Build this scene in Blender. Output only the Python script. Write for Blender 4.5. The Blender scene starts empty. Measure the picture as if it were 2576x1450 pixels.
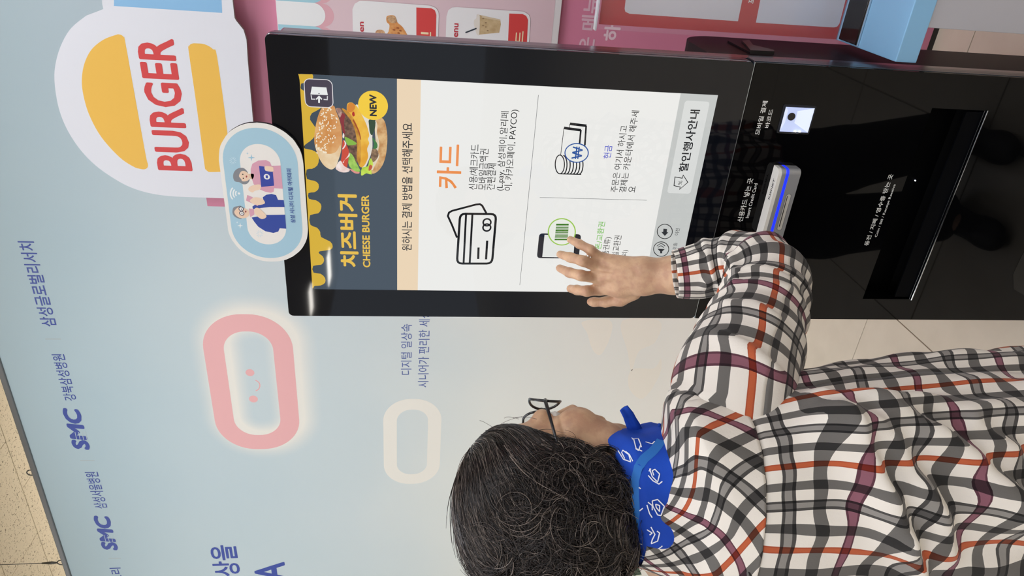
import bpy, bmesh, math, random
import numpy as np
from mathutils import Vector, Matrix
random.seed(7); np.random.seed(7)
SC = bpy.context.scene
COL = SC.collection
pi = math.pi

# ------------------------------------------------------------------ camera, world, exposure
CAM = np.array([0.67050444, -1.18289976, 1.5])
FPX = 1794.948
R = np.array([[0.8713674915, 0.4904879074, 0.0118451454],      # camera right (the photo is turned: this is image up)
              [0.0770345037, -0.1129312625, -0.9906120407],    # camera down  (image right)
              [-0.4845455396, 0.8640996138, -0.136189123]])    # view direction
cd = bpy.data.cameras.new('camera'); cam = bpy.data.objects.new('camera', cd); COL.objects.link(cam)
cd.sensor_fit = 'HORIZONTAL'; cd.sensor_width = 36.0; cd.lens = 36.0 * FPX / 2576.0
cd.clip_start = 0.02; cd.clip_end = 100
mw = Matrix.Identity(4)
for i in range(3):
    mw[i][0] = R[1][i]; mw[i][1] = R[0][i]; mw[i][2] = -R[2][i]; mw[i][3] = CAM[i]
cam.matrix_world = mw
SC.camera = cam
SC.view_settings.view_transform = 'Standard'; SC.view_settings.look = 'None'
SC.view_settings.gamma = 1.0; SC.view_settings.use_curve_mapping = False
SC.view_settings.exposure = 0.0
W = bpy.data.worlds.new('world'); SC.world = W; W.use_nodes = True
W.node_tree.nodes['Background'].inputs[0].default_value = (0.86, 0.92, 1.0, 1)
W.node_tree.nodes['Background'].inputs[1].default_value = 0.62
SC.cycles.max_bounces = 8
LAMP_POWER = 9.0

# ------------------------------------------------------------------ photo measurements -> points on real planes
def ray(x, y): return R.T @ np.array([(725 - y) / FPX, (x - 1288) / FPX, 1.0])
def PY(x, y, Y): d = ray(x, y); return CAM + d * ((Y - CAM[1]) / d[1])
def PZ(x, y, Z): d = ray(x, y); return CAM + d * ((Z - CAM[2]) / d[2])
def at(x, y, d): return CAM + ray(x, y) * d
def px(P):
    q = (np.asarray(P) - CAM) @ R.T
    return np.stack([1288 + FPX * q[..., 1] / q[..., 2], 725 - FPX * q[..., 0] / q[..., 2]], -1)
def crop(ox, oy, s):
    def f(*p):
        if len(p) == 2 and not hasattr(p[0], '__len__'): return (ox + p[0] / s, oy + p[1] / s)
        return [(ox + a / s, oy + b / s) for a, b in p]
    return f

# ------------------------------------------------------------------ materials
def lin(h):
    if isinstance(h, str):
        h = h.lstrip('#'); c = [int(h[i:i+2], 16) / 255 for i in (0, 2, 4)]
    else: c = h
    return tuple((x / 12.92 if x <= .04045 else ((x + .055) / 1.055) ** 2.4) for x in c) + (1,)
MATS = {}
def mat(name, col='#808080', rough=.5, metal=0, emis=None, estr=0, spec=.5, noise=None, bump=None, alpha=1, coat=0, trans=0):
    if name in MATS: return MATS[name]
    m = bpy.data.materials.new(name); m.use_nodes = True; nt = m.node_tree; b = nt.nodes['Principled BSDF']
    b.inputs['Base Color'].default_value = lin(col); b.inputs['Roughness'].default_value = rough
    b.inputs['Metallic'].default_value = metal; b.inputs['Specular IOR Level'].default_value = spec
    b.inputs['Alpha'].default_value = alpha; b.inputs['Coat Weight'].default_value = coat
    b.inputs['Transmission Weight'].default_value = trans
    if emis: b.inputs['Emission Color'].default_value = lin(emis); b.inputs['Emission Strength'].default_value = estr
    tc = nt.nodes.new('ShaderNodeTexCoord')
    if noise:   # (scale, second colour, amount)
        n = nt.nodes.new('ShaderNodeTexNoise'); n.inputs['Scale'].default_value = noise[0]; n.inputs['Detail'].default_value = 5
        nt.links.new(tc.outputs['Object'], n.inputs['Vector'])
        r = nt.nodes.new('ShaderNodeValToRGB'); r.color_ramp.elements[0].position = .35; r.color_ramp.elements[1].position = .68
        r.color_ramp.elements[0].color = lin(col); r.color_ramp.elements[1].color = lin(noise[1])
        nt.links.new(n.outputs['Fac'], r.inputs[0]); nt.links.new(r.outputs[0], b.inputs['Base Color'])
    if bump:    # (scale, strength, distance)
        n = nt.nodes.new('ShaderNodeTexNoise'); n.inputs['Scale'].default_value = bump[0]; n.inputs['Detail'].default_value = 4
        nt.links.new(tc.outputs['Object'], n.inputs['Vector'])
        bp = nt.nodes.new('ShaderNodeBump'); bp.inputs['Strength'].default_value = bump[1]; bp.inputs['Distance'].default_value = bump[2]
        nt.links.new(n.outputs['Fac'], bp.inputs['Height']); nt.links.new(bp.outputs[0], b.inputs['Normal'])
    MATS[name] = m
    return m
def ink(c, rough=.55, noise=None):
    return mat('ink_' + c.strip('#') + ('n' if noise else ''), c, rough, noise=noise)
SCREEN_LEVEL = 0.93
def lit(c):      # a lit pixel colour of a display behind gloss glass
    return mat('lit_' + c.strip('#'), '#050506', .03, emis=c, estr=SCREEN_LEVEL, spec=.5)

# ------------------------------------------------------------------ objects
ORIG = {}
def thing(name, loc, label, cat, group=None, kind=None):
    o = bpy.data.objects.new(name, None); COL.objects.link(o); o.location = loc; o.empty_display_size = .05
    if label: o['label'] = label
    if cat: o['category'] = cat
    if group: o['group'] = group
    if kind: o['kind'] = kind
    return o
def tag(o, label=None, cat=None, group=None, kind=None):
    if label: o['label'] = label
    if cat: o['category'] = cat
    if group: o['group'] = group
    if kind: o['kind'] = kind
    return o
def link(o, parent=None):
    COL.objects.link(o)
    if parent is not None:
        o.parent = parent
        if parent.type == 'EMPTY' and parent.parent is None: o.location = -Vector(parent.location)
    return o
def mesh(name, V, F, mats, parent=None, smooth=False, fm=None):
    me = bpy.data.meshes.new(name)
    me.from_pydata([tuple(map(float, v)) for v in V], [], [tuple(map(int, f)) for f in F])
    if not isinstance(mats, (list, tuple)): mats = [mats]
    for m in mats: me.materials.append(m)
    if fm is not None: me.polygons.foreach_set('material_index', np.array(fm, np.int32))
    if smooth: me.polygons.foreach_set('use_smooth', np.ones(len(me.polygons), bool))
    me.update()
    return link(bpy.data.objects.new(name, me), parent)
def bm_obj(name, bm, mats, parent=None, smooth=False):
    me = bpy.data.meshes.new(name); bmesh.ops.recalc_face_normals(bm, faces=bm.faces); bm.to_mesh(me); bm.free()
    for m in (mats if isinstance(mats, (list, tuple)) else [mats]): me.materials.append(m)
    if smooth:
        me.polygons.foreach_set('use_smooth', np.ones(len(me.polygons), bool))
    return link(bpy.data.objects.new(name, me), parent)
def box_bm(bm, a, b, bev=0, seg=2):
    r = bmesh.ops.create_cube(bm, size=1)
    vs = r['verts']
    for v in vs: v.co = Vector([(a[i] + b[i]) / 2 + v.co[i] * (b[i] - a[i]) for i in range(3)])
    if bev:
        es = list({e for v in vs for e in v.link_edges})
        bmesh.ops.bevel(bm, geom=es, offset=bev, segments=seg, affect='EDGES', profile=.5)
def box(name, a, b, m, parent=None, bev=0, seg=2, smooth=False):
    bm = bmesh.new(); box_bm(bm, a, b, bev, seg); return bm_obj(name, bm, m, parent, smooth)
def slab_xz(name, pts, y0, y1, mats, parent=None, bev=0):
    """extrude an outline given in world x,z between y0 (front) and y1; mats = [face, edge]"""
    n = len(pts)
    V = [(p[0], y0, p[1]) for p in pts] + [(p[0], y1, p[1]) for p in pts]
    F = [tuple(range(n)), tuple(reversed(range(n, 2 * n)))] + [(i, i + n, (i + 1) % n + n, (i + 1) % n) for i in range(n)]
    if not isinstance(mats, (list, tuple)): mats = [mats, mats]
    fm = [0, 1] + [1] * n
    o = mesh(name, V, F, mats, parent, fm=fm)
    bm = bmesh.new(); bm.from_mesh(o.data); bmesh.ops.recalc_face_normals(bm, faces=bm.faces); bm.to_mesh(o.data); bm.free()
    return o
def rrect(x0, x1, z0, z1, r, n=6):
    out = []
    for cx, cz, a in ((x1 - r, z1 - r, 0), (x0 + r, z1 - r, 90), (x0 + r, z0 + r, 180), (x1 - r, z0 + r, 270)):
        for k in range(n + 1):
            t = math.radians(a + 90 * k / n); out.append((cx + r * math.cos(t), cz + r * math.sin(t)))
    return out
def smooth_pts(pts, n=5, closed=True):
    P = [np.array(p, float) for p in pts]; N = len(P); out = []
    for i in range(N if closed else N - 1):
        if closed: a, b, c, d = P[i - 1], P[i], P[(i + 1) % N], P[(i + 2) % N]
        else: a, b, c, d = P[max(i - 1, 0)], P[i], P[i + 1], P[min(i + 2, N - 1)]
        for k in range(n):
            t = k / n
            out.append(.5 * (2 * b + (c - a) * t + (2 * a - 5 * b + 4 * c - d) * t * t + (3 * b - a - 3 * c + d) * t ** 3))
    if not closed: out.append(P[-1])
    return [tuple(p) for p in out]
_TC = {}
def glyphs(s, bold):
    k = (s, bold)
    if k not in _TC:
        cu = bpy.data.curves.new('t', 'FONT'); cu.body = s; cu.resolution_u = 3; cu.offset = bold
        o = bpy.data.objects.new('t', cu); COL.objects.link(o)
        dg = bpy.context.evaluated_depsgraph_get(); dg.update()
        me = o.evaluated_get(dg).to_mesh()
        V = np.array([v.co[:] for v in me.vertices]); F = [tuple(p.vertices) for p in me.polygons]
        bpy.data.objects.remove(o); bpy.data.curves.remove(cu)
        _TC[k] = (V, F)
    return _TC[k]

class Art:
    """flat print on a vertical plane Y, shapes given in photo pixels; one mesh"""
    def __init__(s, Y, matfn, step=.00025): s.Y, s.mf, s.st = Y, matfn, step; s.V = []; s.F = []; s.M = []; s.mats = []
    def w(s, p): q = PY(p[0], p[1], s.Y); return (q[0], q[2])
    def mi(s, c):
        m = s.mf(c) if isinstance(c, str) else c
        if m not in s.mats: s.mats.append(m)
        return s.mats.index(m)
    def wpoly(s, pts, c, layer=1):
        n = len(s.V); y = s.Y - layer * s.st
        s.V += [(p[0], y, p[1]) for p in pts]
        ar = sum(pts[i-1][0] * pts[i][1] - pts[i][0] * pts[i-1][1] for i in range(len(pts)))
        idx = list(range(n, n + len(pts)))
        s.F.append(tuple(idx if ar > 0 else idx[::-1])); s.M.append(s.mi(c))
    def poly(s, pts, c, layer=1, sm=0):
        if sm: pts = smooth_pts(pts, sm)
        s.wpoly([s.w(p) for p in pts], c, layer)
    def wstroke(s, P, wd, c, layer=1, closed=False):
        P = [np.array(p, float) for p in P]; N = len(P); L = []; Rr = []
        for i in range(N):
            a = P[i-1] if (i or closed) else P[i]; b = P[(i+1) % N] if (i < N-1 or closed) else P[i]
            t1 = P[i] - a; t2 = b - P[i]
            n1 = np.linalg.norm(t1); n2 = np.linalg.norm(t2)
            t1 = t1 / n1 if n1 > 1e-9 else t2 / max(n2, 1e-9); t2 = t2 / n2 if n2 > 1e-9 else t1
            t = t1 + t2; t = t / max(np.linalg.norm(t), 1e-6); nn = np.array([-t[1], t[0]])
            k = wd / 2 / max(.5, abs(nn @ np.array([-t1[1], t1[0]])))
            L.append(P[i] + nn * k); Rr.append(P[i] - nn * k)
        n = len(s.V); y = s.Y - layer * s.st
        s.V += [(p[0], y, p[1]) for p in L] + [(p[0], y, p[1]) for p in Rr]
        for i in range(N if closed else N - 1):
            j = (i + 1) % N; s.F.append((n + i, n + N + i, n + N + j, n + j)); s.M.append(s.mi(c))
    def stroke(s, pts, wd, c, layer=1, closed=False, sm=0):
        if sm: pts = smooth_pts(pts, sm, closed)
        s.wstroke([s.w(p) for p in pts], wd, c, layer, closed)
    def circ(s, p, rpx, c, layer=1, ring=0, rz=None, n=28):
        """circle at pixel p, radius in pixels along the image x (vertical in the world)"""
        C0 = s.w(p); T = s.w((p[0] - rpx, p[1])); r = abs(T[1] - C0[1]); rx = r if rz is None else r * rz
        P = [(C0[0] + rx * math.cos(2*pi*k/n), C0[1] + r * math.sin(2*pi*k/n)) for k in range(n)]
        if ring: s.wstroke(P, ring, c, layer, True)
        else: s.wpoly(P, c, layer)
    def text(s, t, bl, br, tl, c, layer=2, bold=0, shear=0):
        V, F = glyphs(t, 0)
        if bold > 0:      # heavier strokes: the same glyphs drawn again a hair to each side
            bb = bold * .8; V0 = V; F0 = F; V = []; F = []
            for q, (dx, dy) in enumerate(((0, 0), (bb, 0), (-bb, 0), (0, bb), (0, -bb), (bb*.7, bb*.7), (-bb*.7, bb*.7), (bb*.7, -bb*.7), (-bb*.7, -bb*.7))):
                V.append(V0 + np.array([dx, dy, q * 1.0 - V0[0, 2]])); F += [tuple(i + q * len(V0) for i in f) for f in F0]
            V = np.concatenate(V)
        a = s.w(bl); b = s.w(br); e = s.w(tl)
        V = V.copy()
        V[:, 0] += shear * V[:, 1]
        mn = V.min(0); mx = V.max(0)
        X = a[0] + (V[:, 0] - mn[0]) / (mx[0] - mn[0]) * (b[0] - a[0])
        Z = a[1] + (V[:, 1] - mn[1]) / (mx[1] - mn[1]) * (e[1] - a[1])
        n = len(s.V); y = s.Y - layer * s.st
        s.V += [(x, y - q * 2.5e-5, z) for x, z, q in zip(X, Z, V[:, 2])]
        m = s.mi(c)
        for f in F: s.F.append(tuple(n + i for i in f)); s.M.append(m)
    def build(s, name, parent=None):
        return mesh(name, s.V, s.F, s.mats, parent, fm=s.M)

def tube(V, F, path, rad, n=8, cap=True):
    """append a tube along path to V,F lists"""
    P = [Vector(p) for p in path]; base = len(V); up = Vector((0, 0, 1))
    for i, p in enumerate(P):
        t = (P[min(i+1, len(P)-1)] - P[max(i-1, 0)]).normalized()
        a = t.cross(up)
        if a.length < .1: a = t.cross(Vector((0, 1, 0)))
        a.normalize(); b = t.cross(a)
        r = rad[i] if hasattr(rad, '__len__') else rad
        for k in range(n):
            q = p + a * (r * math.cos(2*pi*k/n)) + b * (r * math.sin(2*pi*k/n)); V.append(tuple(q))
    for i in range(len(P) - 1):
        for k in range(n):
            k2 = (k + 1) % n; F.append((base + i*n + k, base + i*n + k2, base + (i+1)*n + k2, base + (i+1)*n + k))
    if cap:
        F.append(tuple(base + k for k in range(n))[::-1]); F.append(tuple(base + (len(P)-1)*n + k for k in range(n)))
def tube_obj(name, path, rad, m, parent=None, n=8):
    V = []; F = []; tube(V, F, path, rad, n); return mesh(name, V, F, m, parent, smooth=True)
# ------------------------------------------------------------------ room: lamps, floor, ceiling
CZ = 3.37
m_lamp = mat('lamp_panel', '#ffffff', .5, emis='#f3f6ff', estr=LAMP_POWER)
m_frame_w = mat('lamp_frame', '#d9d9d6', .4)
m_grout = mat('floor_grout', '#8d8371', .8)
def floor_mat():
    m = mat('floor_tile_mat', '#d2c7b3', .28, spec=.5, noise=(9, '#cabfab'), bump=(60, .05, .002))
    return m
m_floor = floor_mat()
def ceil_mat():
    m = bpy.data.materials.new('ceiling_tile_mat'); m.use_nodes = True; nt = m.node_tree; b = nt.nodes['Principled BSDF']
    tc = nt.nodes.new('ShaderNodeTexCoord')
    mp = nt.nodes.new('ShaderNodeMapping'); mp.inputs['Scale'].default_value = (1, 1, 1)
    nt.links.new(tc.outputs['Object'], mp.inputs[0])
    n1 = nt.nodes.new('ShaderNodeTexNoise'); n1.inputs['Scale'].default_value = 95; n1.inputs['Detail'].default_value = 2; n1.inputs['Distortion'].default_value = 1.2
    nt.links.new(mp.outputs[0], n1.inputs['Vector'])
    r = nt.nodes.new('ShaderNodeValToRGB'); e = r.color_ramp.elements
    e[0].position = .335; e[0].color = lin('#6d6454'); e[1].position = .38; e[1].color = lin('#d0c4ae')
    nt.links.new(n1.outputs['Fac'], r.inputs[0]); nt.links.new(r.outputs[0], b.inputs['Base Color'])
    b.inputs['Roughness'].default_value = .9
    bp = nt.nodes.new('ShaderNodeBump'); bp.inputs['Distance'].default_value = .003
    nt.links.new(r.outputs[0], bp.inputs['Height']); nt.links.new(bp.outputs[0], b.inputs['Normal'])
    return m
m_ceil = ceil_mat()
fl = tag(box('floor', (-8, -15, -.06), (8, 8, -.003), m_grout), kind='structure')
k = 0
tile_me = None
for i in range(-3, 4):
    for j in range(-5, 2):
        x0 = -.406 + .6 * i; y0 = .69 + .6 * j
        if tile_me is None:
            o = box('floor_tile', (.0015, .0015, -.012), (.5985, .5985, 0), m_floor, fl, bev=.001, seg=1); tile_me = o.data
        else:
            o = link(bpy.data.objects.new('floor_tile', tile_me), fl)
        o.location = (x0, y0, 0)
# the floor beyond the tiles one can tell apart: one slab level with them, around the tiled field
V = []; F = []
xa, xb, ya, yb = -.406 - 1.8, -.406 + 2.4, .69 - 3.0, .69 + 1.2
for (a, b, c, d) in ((-8, xa, -15, 8), (xb, 8, -15, 8), (xa, xb, -15, ya), (xa, xb, yb, 8)):
    n = len(V); V += [(a, c, 0), (b, c, 0), (b, d, 0), (a, d, 0)]; F.append((n, n+1, n+2, n+3))
mesh('floor_surround', V, F, m_floor, fl)
ce = tag(box('ceiling', (-8, -15, CZ + .012), (8, 8, CZ + .08), m_grout), kind='structure')
tile_me = None
for i in range(-6, 8):
    for j in range(-2, 4):
        x0 = -4.44 + .6 * i + (.3 if j % 2 else 0) ; y0 = 1.598 + .3 * j
        if x0 < -5 or x0 > .2: continue
        if tile_me is None:
            o = box('ceiling_tile', (.001, .001, 0), (.599, .299, .012), m_ceil, ce, bev=.0015, seg=1); tile_me = o.data
        else: o = link(bpy.data.objects.new('ceiling_tile', tile_me), ce)
        o.location = (x0, y0, CZ)
V = []; F = []
for (a, b, c, d) in ((-8, 8, -15, .998), (-8, 8, 2.798, 8), (-8, -5.04, .998, 2.798), (.66, 8, .998, 2.798)):
    n = len(V); V += [(a, c, CZ + .004), (a, d, CZ + .004), (b, d, CZ + .004), (b, c, CZ + .004)]; F.append((n, n+1, n+2, n+3))
mesh('ceiling_surround', V, F, m_ceil, ce)
wb = tag(box('wall_back', (-8, 8, 0), (8, 8.1, CZ + .08), mat('wall_paint', '#cfcac0', .8)), kind='structure')
def lamp(x, y, sx=.6, sy=1.2):
    t = thing('ceiling_light', (x, y, CZ), 'recessed flat panel lamp in the speckled ceiling', 'ceiling light', 'ceiling panel lamps')
    box('lamp_frame', (x - sx/2 - .02, y - sy/2 - .02, CZ - .012), (x + sx/2 + .02, y + sy/2 + .02, CZ + .003), m_frame_w, t, bev=.003, seg=1)
    box('diffuser', (x - sx/2, y - sy/2, CZ - .016), (x + sx/2, y + sy/2, CZ - .008), m_lamp, t)
for x in (-3.0, -1.2, .6, 2.4):
    for y in (-.4, -2.6, -4.8): lamp(x, y)
m_far = mat('linear_lamp_glow', '#ffffff', .5, emis='#fffaf0', estr=26)
for (x, y, sx, sy, lb) in ((-6.1, -10.37, .52, .34, 'bright linear lamp mirrored in the black bezel beside the screen corner'), (-6.85, -13.07, .72, .5, 'bright linear lamp mirrored inside the lit screen over the yellow drips')):
    t = thing('ceiling_light', (x, y, CZ), lb, 'ceiling light', 'far linear lamps')
    box('lamp_frame', (x - sx/2 - .02, y - sy/2 - .02, CZ - .012), (x + sx/2 + .02, y + sy/2 + .02, CZ + .003), m_frame_w, t)
    box('diffuser', (x - sx/2, y - sy/2, CZ - .02), (x + sx/2, y + sy/2, CZ - .008), m_far, t)
pd = thing('ceiling_fill_light', (-2.4, 2.5, CZ), 'added unseen light bar behind the printed partition, brightening the ceiling', 'fill light')  # light bar added out of view to brighten the ceiling behind the partition
box('diffuser', (-3.6, 2.45, 2.66), (-1.0, 2.57, 2.72), mat('ceiling_fill_glow', '#ffffff', .5, emis='#fff3e2', estr=23), pd, bev=.01)
tube_obj('fill_light_wire', [(-3.2, 2.51, 2.72), (-3.2, 2.51, CZ + .002)], .003, m_frame_w, pd, 6); tube_obj('fill_light_wire', [(-1.4, 2.51, 2.72), (-1.4, 2.51, CZ + .002)], .003, m_frame_w, pd, 6)

# ------------------------------------------------------------------ printed partition banner
BY = 1.15
top = PY(86, 1190, BY)[2]
def banner_mat(ring):
    (cx, cz, hx, hz, r, ix, iz, ir) = ring
    m = bpy.data.materials.new('banner_print'); m.use_nodes = True; nt = m.node_tree; b = nt.nodes['Principled BSDF']
    N = nt.nodes.new; L = nt.links.new
    def M(op, a, c=None, clamp=False):
        n = N('ShaderNodeMath'); n.operation = op; n.use_clamp = clamp
        for i, v in enumerate((a, c)):
            if v is None: continue
            if isinstance(v, (int, float)): n.inputs[i].default_value = v
            else: L(v, n.inputs[i])
        return n.outputs[0]
    g = N('ShaderNodeNewGeometry'); sp = N('ShaderNodeSeparateXYZ'); L(g.outputs['Position'], sp.inputs[0])
    X, Z = sp.outputs[0], sp.outputs[2]
    # print: bluish at the top, cream lower down, wandering softly
    nz = N('ShaderNodeTexNoise'); nz.inputs['Scale'].default_value = 1.6; nz.inputs['Detail'].default_value = 1; L(g.outputs['Position'], nz.inputs['Vector'])
    t = M('ADD', M('MULTIPLY', Z, 1 / 3.0), M('MULTIPLY', M('SUBTRACT', nz.outputs['Fac'], .5), .22))
    cr = N('ShaderNodeValToRGB'); el = cr.color_ramp.elements
    el[0].position = .12; el[0].color = lin('#f3f0e6'); el[1].position = .95; el[1].color = lin('#b7cdd4')
    e = el.new(.38); e.color = lin('#e6e9e2'); e = el.new(.58); e.color = lin('#d0dcdd'); L(t, cr.inputs[0])
    def sd(cx, cz, hx, hz, r):
        qx = M('SUBTRACT', M('ABSOLUTE', M('SUBTRACT', X, cx)), hx - r); qz = M('SUBTRACT', M('ABSOLUTE', M('SUBTRACT', Z, cz)), hz - r)
        mx = M('MAXIMUM', qx, 0); mz = M('MAXIMUM', qz, 0)
        ln = M('SQRT', M('ADD', M('MULTIPLY', mx, mx), M('MULTIPLY', mz, mz)))
        return M('SUBTRACT', M('ADD', ln, M('MINIMUM', M('MAXIMUM', qx, qz), 0)), r)
    out = sd(cx + .018, cz - .022, hx, hz, r)
    go = M('SUBTRACT', 1, M('MULTIPLY', out, 1 / .075), True)
    inn = sd(cx + .02, cz - .022, ix, iz, ir)
    gi = M('ADD', 1, M('MULTIPLY', inn, 1 / .06), True)
    ins = M('LESS_THAN', sd(cx, cz, ix + .002, iz + .002, ir), 0)
    a = M('ADD', M('MULTIPLY', M('SUBTRACT', 1, ins), go), M('MULTIPLY', ins, gi), True)
    a = M('POWER', a, 1.5)
    mx = N('ShaderNodeMix'); mx.data_type = 'RGBA'; L(M('MULTIPLY', a, .95), mx.inputs[0]); L(cr.outputs[0], mx.inputs[6]); mx.inputs[7].default_value = lin('#f0ede2')
    L(mx.outputs[2], b.inputs['Base Color']); b.inputs['Roughness'].default_value = .7
    return m
Fc = crop(0, 550, 1.611); Uc = crop(540, 980, 4.025); Tc = crop(960, 780, 6.594); Rc = crop(480, 1340, 9.2)
def wxz(p, Y): q = PY(p[0], p[1], Y); return q[0], q[2]
x0 = wxz(Fc(1060, 935), BY)[0]; x1 = wxz(Fc(985, 388), BY)[0]; zt = wxz(Fc(845, 660), BY)[1]; zb = wxz(Fc(1199, 660), BY)[1]
ix0 = wxz(Fc(1050, 878), BY)[0]; ix1 = wxz(Fc(995, 458), BY)[0]; izt = wxz(Fc(926, 660), BY)[1]; izb = wxz(Fc(1121, 660), BY)[1]
rcx = (x0 + x1) / 2; rcz = (zt + zb) / 2; hx = (x1 - x0) / 2; hz = (zt - zb) / 2
ihx = (ix1 - ix0) / 2; ihz = (izt - izb) / 2
bn = thing('printed_partition', (-.9, BY, 0), 'tall pale blue printed partition banner with blue lettering behind the woman', 'banner')
m_ban = banner_mat((rcx, rcz, hx, hz, hz * .93, ihx, ihz, ihz * .93))
box('print_panel', (-4.2, BY, 0), (1.9, BY + .03, top - .012), m_ban, bn)
m_rail = mat('banner_rail', '#7d7f80', .4, metal=.6)
tr = box('top_rail', (-4.2, BY - .008, top - .014), (1.9, BY + .038, top + .006), m_rail, bn, bev=.003)
art = Art(BY, ink)
art.wpoly(rrect(rcx - hx, rcx + hx, rcz - hz, rcz + hz, hz * .93, 12), '#e9b0b0', 1)
# ring drawn as a band so the inner field stays the panel itself
art.V = []; art.F = []; art.M = []
A_ = rrect(rcx - hx, rcx + hx, rcz - hz, rcz + hz, hz * .93, 14); B_ = rrect(rcx - ihx, rcx + ihx, rcz - ihz, rcz + ihz, ihz * .93, 14)
def band(art, A, B, c, layer=1):
    n = len(art.V); N = len(A); y = art.Y - layer * art.st
    art.V += [(p[0], y, p[1]) for p in A] + [(p[0], y, p[1]) for p in B]
    for i in range(N):
        j = (i + 1) % N; art.F.append((n+i, n+j, n+N+j, n+N+i)); art.M.append(art.mi(c))
band(art, A_, B_, '#eeb5b4')
art.circ(Fc(1013, 625), 18/1.611, '#eeb5b4'); art.circ(Fc(1027, 732), 18/1.611, '#eeb5b4')
art.stroke(Fc((1035, 655), (1049, 665), (1053, 678), (1048, 692), (1036, 699)), .0045, '#eeb5b4', sm=4)
art.build('pink_ring_print', bn)['label'] = 'pink rounded ring with a small smiling face'
art = Art(BY, ink)
a0 = wxz(Uc(1990, 958), BY)[0]; a1 = wxz(Uc(2005, 97), BY)[0]; c0 = wxz(Uc(1709, 500), BY)[1]; c1 = wxz(Uc(2289, 500), BY)[1]
b0 = wxz(Uc(1990, 860), BY)[0]; b1 = wxz(Uc(2005, 206), BY)[0]; d0 = wxz(Uc(1845, 500), BY)[1]; d1 = wxz(Uc(2156, 500), BY)[1]
band(art, rrect(a0, a1, c1, c0, (c0 - c1) * .47, 12), rrect(b0, b1, d1, d0, (d0 - d1) * .46, 12), '#f1eee3')
art.build('white_ring_print', bn)['label'] = 'white rounded ring'
art = Art(BY, ink); B1 = '#3f52a4'; B2 = '#4d62a5'
art.text('삼성글로벌리서치', Fc(232, 438), Fc(142, 93), Fc(170, 438), B1, bold=.012)
art.text('강북삼성병원', Fc(312, 738), Fc(270, 550), Fc(262, 738), B1, bold=.008)
art.text('SMC', Fc(368, 938), Fc(330, 768), Fc(298, 938), B1, bold=.06, shear=.12)
art.text('삼성서울병원', Fc(437, 1175), Fc(402, 1027), Fc(385, 1175), B1, bold=.008)
art.text('SMC', Fc(481, 1345), Fc(450, 1203), Fc(416, 1345), B1, bold=.06, shear=.12)
for (ya, yb, xa, sl) in ((900, 865, 306, -.27), (1312, 1283, 424, -.27)):      # the stripes cut through the emblem's M
    for kk in range(4):
        xx = xa + 6 + kk * 14
        art.stroke(Fc((xx, ya), (xx - 8, yb)), .0022, '#c3d2d5', 3)
art.text('트리', Fc(505, 1475), Fc(500, 1415), Fc(460, 1475), B1, bold=.008)
for a, b in (((183, 489), (247, 489)), ((325, 982), (383, 982)), ((440, 1378), (490, 1378))): art.stroke(Fc(a, b), .003, '#b4bcba')
art.text('상을', Rc(1160, 1000), Rc(1100, 285), Rc(545, 1000), B1, bold=.02)
art.text('A', Rc(2215, 1100), Rc(2190, 680), Rc(1500, 1100), B1, bold=.025)
art.text('디지털 일상속', Tc(495, 1075), Tc(500, 235), Tc(320, 1075), B2, bold=.0)
art.text('시니어가 편리한 세상', Tc(775, 1285), Tc(790, 8), Tc(600, 1285), B2, bold=.0)
art.build('blue_lettering', bn)['label'] = 'blue Korean lettering and emblems'
# soft cream blossoms printed low on the banner
art = Art(BY, ink)
Fx = crop(1100, 780, 2.862)
for pts in (((1045, 85), (1240, 75), (1250, 180), (1180, 320), (1120, 290), (1080, 170)), ((1330, 80), (1600, 80), (1570, 230), (1450, 300), (1400, 440), (1370, 300)),
            ((1400, 430), (1560, 420), (1610, 350), (1600, 470), (1480, 640), (1380, 560))):
    art.poly(Fx(*pts), '#f4eee0', sm=5)
art.build('cream_blossom_print', bn)['label'] = 'faint cream blossom shapes'
# grass picture low on the left, only a sliver of it is seen
Gg = crop(1500, 1350, 12.88)
art = Art(BY, ink)
art.poly(Gg((980, 640), (1100, 660), (1290, 820), (1470, 1240), (1500, 1800), (400, 1800), (520, 1060), (650, 1010), (900, 860)), '#e3e8d8', 1)
art.poly(Gg((1100, 660), (1280, 820), (1470, 1235), (1200, 1280), (1080, 1050), (1060, 850)), '#3f5140', 2)
for i in range(26):
    bx = random.uniform(640, 1180); by = 1290 - (bx - 640) * .15; tx = bx - random.uniform(-60, 120) + 60; L_ = random.uniform(250, 560)
    h = by - L_
    if h < 700 and bx < 850: h = 1000
    art.poly(Gg((tx, h), (bx - 26, by), (bx + 26, by + 40)), random.choice(['#8fae3d', '#a9c84e', '#6f9030', '#b9cf6a']), 3 + i % 3)
art.build('grass_print', bn)['label'] = 'printed tuft of bright green grass'
# hooks and the wire that hold the banner
m_wire = mat('hook_wire', '#5c5b57', .35, metal=.8)
for (hx_, hy_) in ((76, 1190), (152, 1416)):
    P0 = PY(hx_ + 6, hy_, BY + .015); V = []; F = []
    c = Vector((P0[0], BY + .015, top + .02))
    tube(V, F, [c + Vector((.014 * math.cos(t), 0, .017 * math.sin(t))) for t in np.linspace(-pi/2, pi*1.5, 17)], .0025, 6, False)
    mesh('eye_hook', V, F, m_wire, bn, smooth=True)
V = []; F = []
P0 = PY(152, 1416, BY + .015)
tube(V, F, [(P0[0], BY + .015, top + .035), (P0[0], BY + .015, top + .06), (P0[0], BY + .015, top + .10)], [.003, .007, .003], 6)
tube(V, F, [(P0[0], BY + .015, top + .10), (P0[0], BY + .015, CZ)], .0016, 6)
mesh('hanging_wire', V, F, m_wire, bn, smooth=True)

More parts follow.
